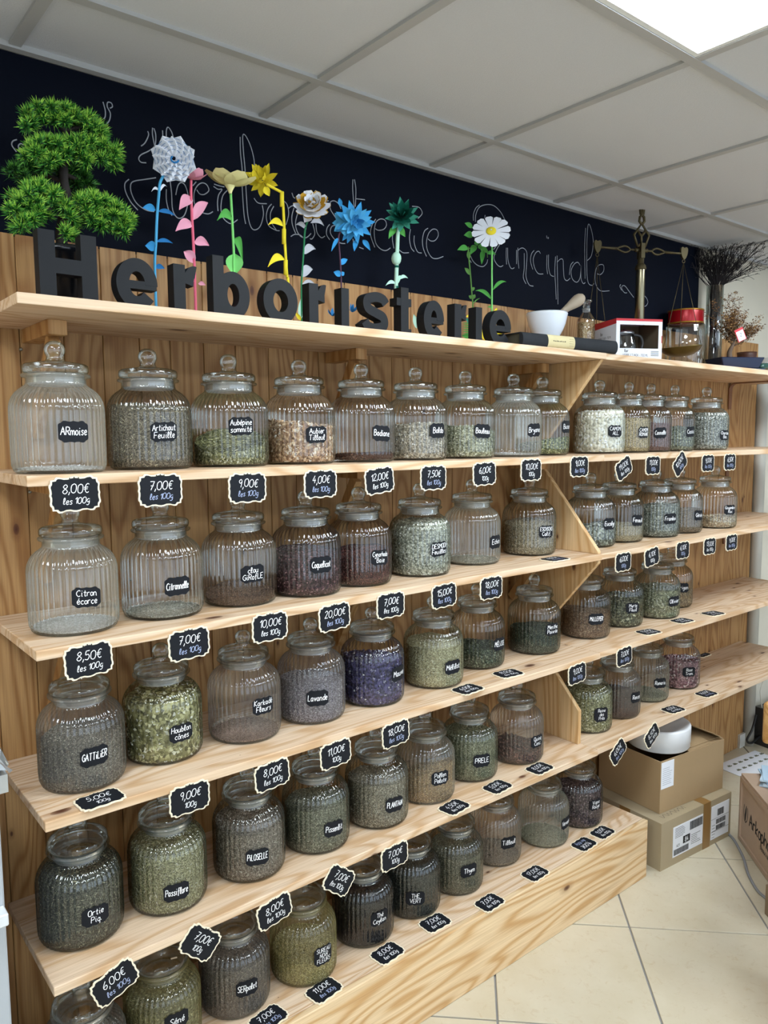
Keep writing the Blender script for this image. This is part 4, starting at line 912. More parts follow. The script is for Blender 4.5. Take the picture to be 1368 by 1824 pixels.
def bl(zx, zy, dy=0.0):
    p = PY(zx / 5.472, 160 + zy / 5.472, BY + dy); return Vector((p.x - bp.x, p.y - BY, p.z - Z_TOP))
tb = MB()
tb.tube(smooth_line([(0, 0, .105), bl(600, 1400), bl(660, 1080), bl(625, 900), bl(625, 720), bl(650, 440), bl(560, 330)], 4), [.012] * 8 + [.009] * 8 + [.0065] * 9, 8)
trk = tb.build('trunk', M['trunk'], bon)
for pts in ([bl(660, 1050), bl(800, 1180, -.03), bl(1050, 1220, -.03)], [bl(640, 1100), bl(480, 1160, -.03), bl(300, 1130, -.04)], [bl(620, 900), bl(450, 830, .03), bl(300, 800, .04)], [bl(625, 820), bl(800, 890, .05)], [bl(640, 620), bl(850, 610), bl(1060, 640)], [bl(640, 620), bl(400, 610, -.02)], [bl(620, 400), bl(850, 360), bl(960, 400)], [bl(600, 1380), bl(690, 1300, -.03)]):
    MB().tube(smooth_line(pts, 4), .0045, 6).build('branch', M['trunk'], bon)
PADS = [
([(300, 250), (400, 210), (520, 200), (640, 210), (740, 260), (840, 310), (930, 360), (990, 410), (370, 300), (520, 300), (660, 320), (300, 340), (860, 390)], 0.0, 'needle'),
([(330, 560), (430, 520), (540, 540), (660, 540), (780, 530), (890, 540), (1000, 560), (1100, 610), (1110, 690), (1000, 680), (400, 640), (300, 640), (500, 650), (650, 620), (760, 660), (460, 720), (820, 700)], -.02, 'needle'),
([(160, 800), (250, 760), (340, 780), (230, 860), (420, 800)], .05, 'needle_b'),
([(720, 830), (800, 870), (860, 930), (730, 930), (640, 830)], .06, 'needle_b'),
([(180, 1080), (290, 980), (400, 960), (520, 1020), (150, 1200), (280, 1130), (420, 1100), (560, 1110), (230, 1290), (400, 1220), (620, 1140), (690, 1200), (700, 1290), (690, 1380), (180, 1350), (330, 1250)], -.022, 'needle'),
([(800, 1080), (920, 1070), (1020, 1090), (1110, 1160), (1200, 1230), (1240, 1290), (900, 1190), (1000, 1200), (1080, 1270), (1160, 1360), (880, 1270), (990, 1300), (1180, 1300)], -.03, 'needle'),
]
for cs, dy, mk in PADS:
    nm_ = MB()
    ctr = bl(sum(c[0] for c in cs) / len(cs), sum(c[1] for c in cs) / len(cs), dy)
    for cx_, cy_ in cs:
        for q in range(9):
            c = bl(cx_ + random.gauss(0, 26), cy_ + random.gauss(0, 22), dy + random.uniform(-.03, .03))
            outd = (c - ctr) * 6 + Vector((0, -.35, .45))
            if outd.length < 1e-6: outd = Vector((0, 0, 1))
            outd.normalize()
            for k in range(42):
                d = (outd * .55 + Vector((random.gauss(0, 1), random.gauss(0, 1), random.gauss(0, 1))).normalized()).normalized()
                l = random.uniform(.014, .024); s = d.cross(Vector((random.random(), random.random(), .3))).normalized() * .0011
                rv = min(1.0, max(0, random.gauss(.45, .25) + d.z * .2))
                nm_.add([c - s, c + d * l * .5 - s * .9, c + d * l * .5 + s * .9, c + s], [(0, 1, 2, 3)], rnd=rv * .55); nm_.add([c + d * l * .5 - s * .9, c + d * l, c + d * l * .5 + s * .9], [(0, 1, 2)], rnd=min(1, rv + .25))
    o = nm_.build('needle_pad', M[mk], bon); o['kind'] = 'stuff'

# ================================================================== PAPER FLOWERS
def paper(name, c, var=.12): return plain(name, c, .75, spec=.2, var=var, scale=25)
PM = {k: paper('paper_' + k, v) for k, v in dict(white='#eceff8', blue='#3d9ad6', skyblue='#58b4e6', deepblue='#2a78b8', pink='#f0a6bd', deeppink='#f0708a', paleyellow='#f6f0ae', green='#5fb255', brightgreen='#86dc7a', yellow='#f2dc38', gold='#c99a2e', grey='#b9bac2', purple='#5a3f52', darkgreen='#0d5a4a', teal='#3f937c', mint='#bfe6d2', leafgreen='#4f9a45', stemgreen='#2f7f54', olive='#5d8a45').items()}
FY = -.115
def fpt(px, py, dy=0.0): return PY(px, py, FY + dy)
def surf(fn, nu, nv):
    mb = MB(); vs = [fn(i / nu, j / nv) for i in range(nu + 1) for j in range(nv + 1)]
    mb.add(vs, [(i * (nv + 1) + j, i * (nv + 1) + j + 1, (i + 1) * (nv + 1) + j + 1, (i + 1) * (nv + 1) + j) for i in range(nu) for j in range(nv)], True)
    return mb
def petal_mesh(L_, W_, cup=.3, shape='round', fold=.15, n=8):
    """petal lying along +X from the origin, curling up towards +Z"""
    def wid(t):
        if shape == 'round': return math.sin(PI * (t * .80 + .12)) ** .8
        if shape == 'point': return math.sin(PI * (t ** .8 * .97 + .03)) if t < 1 else 0
        if shape == 'wedge': return .25 + .75 * t if t < .88 else (1 - ((t - .88) / .12) ** 2 * .5)
        if shape == 'heart': return .2 + .8 * math.sin(PI / 2 * t)
        return 1
    def fn(t, s):
        s2 = s * 2 - 1; w = wid(t) * W_ / 2
        return (t * L_ * (1 - .15 * cup * t), s2 * w, cup * L_ * t * t * .8 + fold * abs(s2) * w)
    return surf(fn, n, 4)
def frame_rot(n, spin=0.0, tilt=0.0):
    """rotation taking +Z to n, then petals spun about n"""
    z = Vector(n).normalized(); x = Vector((0, 0, 1)).cross(z)
    x = x.normalized() if x.length > 1e-4 else Vector((1, 0, 0)); y = z.cross(x)
    return Matrix((x, y, z)).transposed().to_4x4() @ Matrix.Rotation(spin, 4, 'Z')
def whorl(root, name, mesh, c, n, count, mat_list, elev, spin0=0.0, r0=0.0, jit=0.0, scale=1.0):
    if isinstance(mesh, MB): mesh = mesh.mesh(name, mat_list)
    for k in range(count):
        a = spin0 + 2 * PI * k / count + random.uniform(-jit, jit)
        mw = Matrix.Translation(c) @ frame_rot(n, a) @ Matrix.Translation((r0, 0, 0)) @ Matrix.Rotation(-elev + random.uniform(-jit, jit), 4, 'Y') @ Matrix.Scale(scale * random.uniform(1 - jit * .3, 1 + jit * .3), 4)
        o = link(name, mesh, root); o.matrix_local = mw
def leaf_obj(root, base, tip, width, mat, droop=.25, side=1.0, name='leaf'):
    b, t = Vector(base), Vector(tip); d = t - b; L_ = d.length; d.normalize()
    view = (CAM_POS - (root.location + b)).normalized()
    s = d.cross(view).normalized(); u = s.cross(d)
    def fn(p, q):
        w = width / 2 * math.sin(PI * (p ** .75 * .96 + .02)) * (q * 2 - 1)
        return b + d * (L_ * p) + s * w + Vector((0, 0, 1)) * (droop * L_ * 4 * p * (1 - p) * .5) + u * (abs(q * 2 - 1) * width * .12)
    return surf(fn, 8, 4).build(name, mat, root)
def flower(pxbase, label, group='paper flowers along the top shelf'):
    p = fpt(*pxbase)
    r = empty('paper_flower', (p.x, FY, Z_TOP), 0, label, 'paper flower', group)
    def loc(px, py, dy=0.0):
        q = fpt(px, py, dy); return Vector((q.x - p.x, q.y - FY, q.z - Z_TOP))
    return r, loc
def stem(root, pts, rad, mat, name='stem', foot=True):
    pts = list(pts)
    if foot: pts.append(Vector((pts[-1].x, pts[-1].y, 0)))
    return MB().tube(smooth_line(pts, 4), rad, 8).build(name, mat, root)
def foot_disc(root, at, mat):
    MB().lathe([(.0, .004), (.016, .004), (.018, .002), (.018, 0)], 20).build('foot', mat, root, (at[0], at[1], 0))
def curl(root, c, r, mat, turns=1.4, name='curl', w=.0035):
    c = Vector(c); view = (CAM_POS - (root.location + c)).normalized(); s = view.cross(Vector((0, 0, 1))).normalized(); u = s.cross(view)
    vs = []; n = 26
    for i in range(n + 1):
        a = 2 * PI * turns * i / n; rr = r * (1 - .45 * i / n)
        q = c + s * (rr * math.cos(a)) + Vector((0, 0, 1)) * (rr * math.sin(a))
        vs += [q - view * w / 2, q + view * w / 2]
    MB().add(vs, [(2 * i, 2 * i + 1, 2 * i + 3, 2 * i + 2) for i in range(n)], True).build(name, mat, root)
def za(x_, y_): return 200 + x_ / 4.886, 200 + y_ / 4.886
def zb(x_, y_): return 420 + x_ / 5.262, 220 + y_ / 5.262
def zc(x_, y_): return 560 + x_ / 5.262, 300 + y_ / 5.262
def zd(x_, y_): return 780 + x_ / 6.218, 340 + y_ / 6.218
def tocam(root, c, up=0.0, side=0.0):
    v = (CAM_POS - (root.location + Vector(c))).normalized()
    return (v + Vector((side, 0, up))).normalized()
PX = .00137

# white pleated rosette on a blue stem
r, L_ = flower(za(370, 1350), 'white pleated paper rosette with blue centre on a blue stem')
c = L_(*za(535, 405), -.03); n = tocam(r, c, .10)
stem(r, [L_(*za(500, 470), .0), L_(*za(420, 600)), L_(*za(405, 720)), L_(*za(390, 900)), L_(*za(380, 1130)), L_(*za(370, 1350))], .0033, PM['skyblue']); foot_disc(r, L_(*za(370, 1350)), PM['skyblue'])
def pleat_ring(r0, r1, z0, z1, cnt, skew):
    mb = MB(); vs = []
    for k in range(cnt * 2 + 1):
        a = 2 * PI * k / (cnt * 2); o_ = .0045 if k % 2 else -.0045
        jag = .0042 * (1 if k % 2 else -1)
        vs += [(r0 * math.cos(a), r0 * math.sin(a), z0 + o_ * .5), ((r1 + jag) * math.cos(a + skew), (r1 + jag) * math.sin(a + skew), z1 + o_)]
    mb.add(vs, [(2 * i, 2 * i + 1, 2 * i + 3, 2 * i + 2) for i in range(cnt * 2)])
    return mb
R0 = 31 * PX
for k, (a, b, z0, z1) in enumerate(((.10, .42, .010, .016), (.34, .62, .004, .010), (.50, .82, -.002, .004), (.62, 1.0, -.008, -.003))):
    o = pleat_ring(R0 * a, R0 * b, z0, z1, 10 + k, .30).build('pleated_ring', PM['white'], r); o.matrix_local = Matrix.Translation(c) @ frame_rot(n, k * .2)
    pts = [((R0 * b) * math.cos(t * .2 + .18), (R0 * b) * math.sin(t * .2 + .18), z1 + .0006) for t in range(33)]
    o = MB().tube(pts, .00045, 4).build('ink_line', PM['deepblue'], r); o.matrix_local = Matrix.Translation(c) @ frame_rot(n, k * .2)
sp = [((.0035 + .0009 * t) * math.cos(t * .42), (.0035 + .0009 * t) * math.sin(t * .42), .017) for t in range(10)]
o = MB().tube(sp, [.0022] * 10, 6).build('centre_spiral', PM['deepblue'], r); o.matrix_local = Matrix.Translation(c) @ frame_rot(n, 2.2)
o = pleat_ring(R0 * .5, R0 * 1.12, -.014, -.012, 8, .35).build('pleated_ring', PM['white'], r); o.matrix_local = Matrix.Translation(c) @ frame_rot(n, .5)
for b, t, w in (((375, 850), (262, 830), .016), ((400, 860), (545, 900), .010), ((378, 1185), (285, 1160), .022), ((385, 1125), (525, 1140), .009), ((372, 1345), (455, 1360), .012)):
    leaf_obj(r, L_(*za(*b)), L_(*za(*t)), w, PM['blue'] if w > .012 else PM['deepblue'])
for b, t in (((410, 690), (340, 690)), ((415, 690), (475, 650))): leaf_obj(r, L_(*za(*b)), L_(*za(*t)), .006, PM['white'], .8)
curl(r, L_(*za(415, 1160)), .0055, PM['white'], .8)

# pink cup
r, L_ = flower(za(715, 1360), 'pink paper cup flower with large pink leaves up its stem')
c = L_(*za(685, 585)); n = Vector((.12, -.25, 1))
stem(r, [c, L_(*za(685, 720)), L_(*za(695, 950)), L_(*za(705, 1130)), L_(*za(715, 1360))], .0034, PM['deeppink']); foot_disc(r, L_(*za(715, 1360)), PM['deeppink'])
whorl(r, 'petal', petal_mesh(.038, .034, .6, 'round'), c, n, 6, PM['pink'], .18, .3, .002, .08)
for b, t, w in (((690, 750), (580, 850), .026), ((700, 940), (830, 790), .024), ((695, 975), (548, 1035), .024), ((710, 1130), (840, 1160), .022), ((718, 1310), (622, 1210), .024)):
    leaf_obj(r, L_(*za(*b)), L_(*za(*t)), w, PM['pink'], .35)
leaf_obj(r, L_(353, 505), L_(366, 508), .010, PM['pink']); leaf_obj(r, L_(346, 498), L_(335, 507), .010, PM['pink'])

# pale yellow bowl
r, L_ = flower(za(1058, 1360), 'pale yellow wide bowl shaped paper flower on a bright green stem')
c = L_(*za(1025, 640), -.01); n = Vector((0, -.12, 1))
stem(r, [L_(*za(1030, 700)), L_(*za(1040, 880)), L_(*za(1050, 1080)), L_(*za(1058, 1250)), L_(*za(1058, 1360))], .0032, PM['brightgreen']); foot_disc(r, L_(*za(1058, 1360)), PM['brightgreen'])
o = MB().lathe([(.003, -.018), (.006, -.010), (.012, 0), (.016, .004)], 20).build('calyx', PM['paleyellow'], r); o.location = c
whorl(r, 'petal', petal_mesh(.060, .056, .34, 'round', .10), c, n, 7, PM['paleyellow'], .14, .2, .006, .05)
leaf_obj(r, L_(*za(1050, 945)), L_(*za(910, 940)), .022, PM['green'], .8); leaf_obj(r, L_(*za(1055, 1110)), L_(*za(1135, 1300)), .020, PM['green'], .9)
leaf_obj(r, L_(*za(1065, 1235)), L_(*za(1062, 1420)), .042, PM['brightgreen'], 0)
curl(r, L_(*za(1085, 865)), .0065, PM['brightgreen'], 2, w=.001); curl(r, L_(*za(1025, 1140)), .006, PM['brightgreen'], 2, w=.001)

# yellow ragged trumpet
r, L_ = flower(zb(490, 1480), 'bright yellow ragged paper trumpet flower bent to the left on a yellow stem')
c = L_(*zb(255, 545), .03); n = Vector((-.75, -.62, .22)).normalized()
stem(r, [L_(*zb(285, 570)), L_(*zb(430, 645)), L_(*zb(430, 645)), L_(*zb(445, 800)), L_(*zb(460, 1130)), L_(*zb(480, 1430)), L_(*zb(490, 1480))], .0036, PM['yellow']); foot_disc(r, L_(*zb(490, 1480)), PM['yellow'])
whorl(r, 'petal', petal_mesh(.044, .020, .25, 'point', .3), c, n, 8, PM['yellow'], .15, .2, .004, .25)
whorl(r, 'petal', petal_mesh(.036, .017, .2, 'point', .3), c + n * .010, n, 7, PM['yellow'], .7, .5, .006, .25)
whorl(r, 'trumpet_strip', petal_mesh(.032, .011, .15, 'wedge', .1), c + n * .004, n, 10, PM['yellow'], 1.15, 0, .010, .15)
for a, b_, w in (((445, 960), (300, 950), .016), ((455, 1275), (298, 1345), .019)): leaf_obj(r, L_(*zb(*a)), L_(*zb(*b_)), w, PM['yellow'], .5)
leaf_obj(r, L_(*zb(270, 590)), L_(*zb(315, 680)), .018, PM['yellow'], 0)
for q, rr in (((385, 700), .0105), ((470, 715), .0085), ((385, 580), .0075), ((410, 890), .0065), ((480, 1005), .0062), ((420, 1320), .0075), ((520, 1290), .0056), ((465, 680), .007)): curl(r, L_(*zb(*q)), rr, PM['yellow'], 1.1)
for y_ in (700, 1050, 1340): MB().tube([L_(*zb(432 + (y_ - 700) * .055, y_ - 60)), L_(*zb(432 + (y_ - 700) * .055, y_ + 80))], .0055, 8).build('sleeve', PM['yellow'], r)

# white and gold dahlia
r, L_ = flower(zb(615, 1560), 'white paper dahlia with gold edges on a dark green stem with grey leaves')
c = L_(*zb(715, 800), -.02); n = tocam(r, c, .80)
stem(r, [L_(*zb(680, 900)), L_(*zb(650, 990)), L_(*zb(635, 1200)), L_(*zb(622, 1400)), L_(*zb(615, 1560))], .0025, PM['stemgreen']); foot_disc(r, L_(*zb(615, 1560)), PM['stemgreen'])
for k, (cnt, L1, W1, el, r0) in enumerate(((10, .046, .027, .05, .004), (9, .039, .025, .35, .004), (8, .031, .022, .7, .003), (6, .022, .017, 1.05, .002))):
    whorl(r, 'petal', petal_mesh(L1, W1, .35, 'round').mesh('petal', PM['white']), c + n * (.004 * k), n, cnt, None, el, k * .3, r0, .06)
    whorl(r, 'gold_edge', petal_mesh(L1 * 1.025, W1 * 1.06, .35, 'round').mesh('gold_edge', PM['gold']), c + n * (.004 * k - .0011), n, cnt, None, el, k * .3, r0, 0)
for q in ((690, 690), (770, 720), (720, 680)): curl(r, L_(*zb(*q), -.025), .010, PM['yellow'], .7)
leaf_obj(r, L_(*zb(690, 860), -.02), L_(*zb(640, 930), -.02), .026, PM['white'], .2)
for a, b_, w in (((630, 1225), (745, 1180), .020), ((615, 1440), (718, 1370), .024), ((610, 1530), (750, 1520), .011), ((660, 990), (560, 950), .012), ((700, 930), (825, 960), .014)): leaf_obj(r, L_(*zb(*a)), L_(*zb(*b_)), w, PM['grey'], .5)
leaf_obj(r, L_(536, 568), L_(537, 530), .016, PM['mint'], 0); leaf_obj(r, L_(536, 570), L_(526, 556), .010, PM['yellow'], 0); leaf_obj(r, L_(536, 570), L_(546, 558), .010, PM['yellow'], 0)

# blue spiky double flower
r, L_ = flower(zb(990, 1560), 'bright blue spiky paper flower on a thin purple stem')
c = L_(*zb(1115, 930), -.02); n = tocam(r, c, .05, .25)
stem(r, [L_(*zb(1000, 990)), L_(*zb(965, 1050)), L_(*zb(968, 1150)), L_(*zb(980, 1300)), L_(*zb(990, 1560))], .0022, PM['purple']); foot_disc(r, L_(*zb(990, 1560)), PM['deepblue'])
pb = [petal_mesh(l, w, cu, 'point', .2).mesh('petal', PM[m_]) for l, w, cu, m_ in ((.054, .020, .1, 'blue'), (.045, .018, .3, 'skyblue'), (.033, .013, .5, 'blue'), (.040, .028, .2, 'skyblue'))]
whorl(r, 'petal', pb[0], c, n, 11, None, -.1, 0, .004, .2); whorl(r, 'petal', pb[1], c + n * .004, n, 10, None, .3, .3, .004, .2); whorl(r, 'petal', pb[2], c + n * .010, n, 8, None, .8, .1, .004, .2)
c2 = L_(*zb(1040, 930), -.01); whorl(r, 'petal', pb[3], c2, Vector((-.8, -.5, .1)), 8, None, .1, 0, .003, .2)
whorl(r, 'stamen', petal_mesh(.009, .004, .2, 'point').mesh('stamen', PM['yellow']), L_(*zb(1195, 900), -.035), n, 6, None, .4, 0, .001, .1)
for a, b_, w in (((985, 780), (970, 700), .012), ((960, 1075), (895, 1200), .010), ((975, 1320), (1045, 1275), .015), ((985, 1425), (915, 1390), .016), ((985, 1425), (1015, 1395), .012), ((1130, 1090), (1110, 1200), .014), ((1190, 1090), (1260, 1190), .014)): leaf_obj(r, L_(*zb(*a)), L_(*zb(*b_)), w, PM['blue'], .15)
whorl(r, 'low_petal', petal_mesh(.026, .009, .4, 'point').mesh('low_petal', PM['deepblue']), L_(627, 556, -.01), Vector((0, -.3, 1)), 7, None, .7, .2, .002, .3)
whorl(r, 'low_petal', petal_mesh(.022, .009, .4, 'point').mesh('low_petal', PM['deepblue']), L_(592, 563, -.01), Vector((0, -.3, 1)), 6, None, .7, .2, .002, .3)

# dark green artichoke-like flower
r, L_ = flower(zc(765, 1150), 'dark green paper artichoke flower on a thick mint green stem')
c = L_(*zc(820, 455), -.015); n = tocam(r, c, .45, .1)
stem(r, [L_(*zc(785, 520)), L_(*zc(778, 700)), L_(*zc(770, 950)), L_(*zc(765, 1150))], .0058, PM['mint']); foot_disc(r, L_(*zc(765, 1150)), PM['mint'])
for k, (cnt, l, w, el, mt) in enumerate(((11, .050, .019, .10, 'teal'), (10, .045, .019, .5, 'darkgreen'), (9, .040, .018, .85, 'darkgreen'), (7, .030, .015, 1.15, 'darkgreen'))):
    whorl(r, 'petal', petal_mesh(l, w, .3, 'point', .25).mesh('petal', PM[mt]), c + n * .003 * k, n, cnt, None, el, k * .35, .004, .15)
for a, b_ in (((760, 560), (695, 660)), ((790, 560), (850, 640))): leaf_obj(r, L_(*zc(*a)), L_(*zc(*b_)), .018, PM['green'], .2)
o = MB().ellipsoid((0, 0, 0), .0145, .0145, .0185, 14, 8).build('bulb', PM['mint'], r); o.location = L_(*zc(768, 845))
for y_ in (922, 1115):
    q = L_(*zc(772 - (y_ - 900) * .02, y_)); o = MB().lathe([(.0063, -.003), (.0063, .003)], 14).build('band', PM['darkgreen'], r); o.location = q
for a, b_ in (((775, 1090), (810, 1005)), ((760, 1080), (665, 1100)), ((790, 1040), (875, 1030))): leaf_obj(r, L_(*zc(*a)), L_(*zc(*b_)), .010, PM['mint'], .4)
curl(r, L_(*zc(960, 420), -.02), .013, PM['darkgreen'], .7, w=.0015); leaf_obj(r, L_(742, 585), L_(737, 560), .014, PM['mint'], .2)

# leafy branch
FY = -.075
r, L_ = flower(zd(388, 1310), 'green paper leaf branch without a bloom left of the white daisy')
stem(r, [L_(*zd(335, 620)), L_(*zd(345, 770)), L_(*zd(360, 930)), L_(*zd(375, 1130)), L_(*zd(388, 1310))], .0023, PM['olive']); foot_disc(r, L_(*zd(388, 1310)), PM['olive'])
MB().tube([L_(*zd(340, 640)), L_(*zd(440, 600)), L_(*zd(545, 680)), L_(*zd(550, 740))], .0012, 6).build('twig', PM['olive'], r)
for a, b_, w in (((380, 410), (295, 355), .014), ((385, 500), (285, 490), .020), ((330, 640), (212, 655), .018), ((420, 610), (355, 710), .020), ((400, 590), (470, 560), .018), ((440, 610), (520, 640), .018), ((500, 660), (485, 815), .016), ((470, 640), (560, 690), .016), ((540, 690), (640, 705), .013), ((355, 930), (295, 850), .012), ((375, 1110), (405, 1070), .010), ((380, 1190), (340, 1160), .012), ((385, 1200), (412, 1150), .012), ((390, 1250), (470, 1190), .004), ((345, 760), (335, 660), .012)): leaf_obj(r, L_(*zd(*a)), L_(*zd(*b_)), w, PM['leafgreen'] if w > .012 else PM['olive'], .2)
for k in range(7): leaf_obj(r, L_(*zd(375, 1470 + 22 * k)), L_(*zd(268, 1462 + 24 * k)), .004, PM['leafgreen'], 0, name='fringe')
leaf_obj(r, L_(*zd(375, 1640)), L_(*zd(262, 1600)), .016, PM['leafgreen'], .1); leaf_obj(r, L_(*zd(370, 1470)), L_(*zd(308, 1410)), .014, PM['teal'], .1); leaf_obj(r, L_(*zd(385, 1380)), L_(*zd(305, 1395)), .010, PM['yellow'], .1)

# white daisy
FY = -.115
r, L_ = flower(zd(597, 1300), 'white paper daisy with yellow centre, rightmost of the flowers')
c = L_(*zd(590, 448), -.02); n = tocam(r, c, .75)
stem(r, [c - n * .004, L_(*zd(598, 640)), L_(*zd(598, 900)), L_(*zd(598, 1300))], .0026, PM['brightgreen']); foot_disc(r, L_(*zd(597, 1300)), PM['green'])
whorl(r, 'petal', petal_mesh(.050, .028, -.02, 'wedge', .03).mesh('petal', PM['white']), c, n, 12, None, 0, .15, .010, .03)
o = MB().lathe([(.0, .003), (.010, .0028), (.0155, .001), (.0155, -.001)], 24).build('centre', PM['yellow'], r); o.matrix_local = Matrix.Translation(c + n * .002) @ frame_rot(n)
o = MB().ellipsoid((0, 0, .005), .0025, .0025, .003, 8, 6).build('pistil', PM['white'], r); o.matrix_local = Matrix.Translation(c + n * .002) @ frame_rot(n)
for a, b_, w in (((605, 1100), (755, 1010), .011), ((592, 1200), (415, 1105), .012), ((600, 1300), (545, 1290), .006)): leaf_obj(r, L_(*zd(*a)), L_(*zd(*b_)), w, PM['leafgreen'], .3)
for a, b_, w in (((520, 1650), (650, 1300), .034), ((530, 1660), (520, 1480), .030), ((690, 1600), (660, 1560), .02)): leaf_obj(r, L_(*zd(*a), -.01), L_(*zd(*b_), -.01), w, PM['yellow'], .0, name='base_wrap')

# ================================================================== TOP SHELF, RIGHT
M['porcelain'] = plain('white_porcelain', '#e9edf4', .18)
M['pestle'] = plain('pale_turned_wood', '#b9a893', .6, var=.15, scale=40)
M['brass'] = plain('tarnished_brass', '#5c5238', .5, .7, var=.4, scale=60)
M['brass_tube'] = plain('polished_column_brass', '#857d66', .25, .95)
M['bookcloth'] = plain('worn_dark_book_cloth', '#2a2c30', .8, spec=.2, var=.35, scale=30)
M['parchment'] = plain('aged_paper_label', '#cdbf93', .8, var=.15, scale=40)
M['ink'] = plain('black_print', '#1b1a19', .7)
M['pages'] = plain('dark_page_block', '#4a4636', .9, var=.3, scale=200)
# mortar
p = PY(974, 575, -.13)
mo = empty('mortar', (p.x, -.13, Z_TOP), 0, 'white porcelain mortar behind the old book', 'mortar')
k = mpp(p)
RM = 36 * k
mb_ = MB().lathe([(.0, .004), (RM * .60, .0), (RM * .64, .004), (RM * .62, .014), (RM * .57, .030), (RM * .58, .056), (RM * .66, .070), (RM * .80, .086), (RM * .91, .104), (RM * .97, .120), (RM * 1.0, .129), (RM * 1.02, .134), (RM * .99, .138), (RM * .93, .134), (RM * .84, .105), (RM * .62, .078), (RM * .4, .062), (.0, .056)], 48)
mb_.v = [(x_, y_, z_ * 1.09) for x_, y_, z_ in mb_.v]
mb_.build('bowl', M['porcelain'], mo)
MB().lathe([(.0022, 0), (.0022, .002), (0, .002)], 10).build('hole', M['ink'], mo, (RM * .16, -RM * .585, .062), (PI / 2, 0, 0))
# pestle leaning in the mortar
pa, pb = PY(995, 560, -.14), PY(1035, 531, -.185)
pe = empty('pestle', (p.x, -.13, Z_TOP), 0, 'pale wooden pestle leaning out of the white mortar', 'pestle')
d = (pb - pa).normalized(); a0 = pa - d * .085 - pe.location
L_ = [a0, a0 + d * .05, pa - pe.location, pa + d * .02 - pe.location, pa + (pb - pa) * .45 - pe.location, pa + (pb - pa) * .68 - pe.location, pa + (pb - pa) * .85 - pe.location, pb - pe.location, pb + d * .010 - pe.location, pb + d * .0135 - pe.location]
MB().tube(L_, [.012, .0095, .0085, .0095, .0135, .0185, .0210, .0185, .011, .003], 18).build('pestle_shaft', M['pestle'], pe)
# old book lying with its spine to the front
b0 = PZ(924, 616, Z_TOP); b1 = Vector((1.800, -.350, Z_TOP)); b0 = Vector((1.376, -.318, Z_TOP))
dx = (b1 - b0); ln = dx.length; ang = math.atan2(dx.y, dx.x)
bk = empty('old_book', b0, ang, 'thick dark cloth bound book lying with its spine forward, cream label', 'book')
cv = MB(); n = 10; hb = .041; prof = []
for i in range(n + 1):
    a = -PI / 2 + PI * i / n; prof.append((-.012 * math.cos(a) * 1.0, hb / 2 + hb / 2 * math.sin(a)))
outl = prof + [(.125, hb), (.125, hb - .003), (.004, hb - .003), (.004, .003), (.125, .003), (.125, 0)]
cv.prism(outl, lambda u, v, d_: (d_, u, v), 0, ln).build('cover', M['bookcloth'], bk)
MB().box(.004, ln - .004, .006, .120, .0032, hb - .0032).build('page_block', M['pages'], bk)
lb = MB(); vs = []
for i in range(n + 1):
    for xx in (.105, .222): vs.append((xx, prof[i][0] - .0006, prof[i][1]))
lb.add(vs, [(2 * i, 2 * i + 1, 2 * i + 3, 2 * i + 2) for i in range(n)], True)
lbo = lb.build('spine_label', M['parchment'], bk)
tt = MB(); [tt.box(.125 + .0055 * q, .125 + .0055 * q + .003 + .0015 * (q % 2), -.0133, -.0130, .0205, .0222 + .001 * (q % 3 == 0)) for q in range(10)]
for q in range(16): tt.box(.196 + (q % 4) * .005, .198 + (q % 4) * .005, -.0133, -.0132, .010 + (q // 4) * .0065, .0115 + (q // 4) * .0065)
tt.build('spine_print', M['ink'], lbo)
# small bottle of herbs
p = PY(1044, 585, -.125); k = mpp(p); RB = 15.5 * k
bt = empty('apothecary_bottle', (p.x, -.125, Z_TOP), 0, 'small clear apothecary bottle of pale chips between mortar and boxed teapot', 'bottle')
zt_ = PY(1045, 535, -.125).z - Z_TOP; sh = PY(1045, 567, -.125).z - Z_TOP; nk = PY(1045, 558, -.125).z - Z_TOP
MB().lathe([(.0, .002), (RB * .9, .0), (RB, .004), (RB, sh - .012), (RB * .96, sh - .004), (RB * .6, nk - .004), (RB * .45, nk + .002), (RB * .45, zt_ - .008), (RB * .62, zt_ - .006), (RB * .62, zt_), (RB * .4, zt_)], 36).build('bottle_glass', M['clear'], bt)
hm = MB(); rg = np.random.default_rng(5)
hm.lathe([(.0, .004), (RB * .9, .004), (RB * .92, .01), (RB * .92, sh - .016), (.0, sh - .012)], 24)
for q in range(500):
    t = rg.uniform(0, 6.28); z_ = rg.uniform(.008, sh - .012); c = Vector((RB * .93 * math.cos(t), RB * .93 * math.sin(t), z_)); dd = Vector(rg.normal(0, 1, 3)).normalized() * .003; ss = dd.cross(Vector((math.cos(t), math.sin(t), 0))).normalized() * .002
    hm.add([c - dd, c + ss, c + dd, c - ss], [(0, 1, 2, 3)])
o = hm.build('bottle_contents', herb_mat('pale_chips', ['#8a6238', '#b98e5c', '#d8b98a', '#efe0c0']), bt); o['kind'] = 'stuff'
MB().lathe([(RB * .44, zt_ - .03), (RB * .40, zt_ - .028), (RB * .40, nk + .004)], 20).build('frosted_neck', M['seal'], bt)
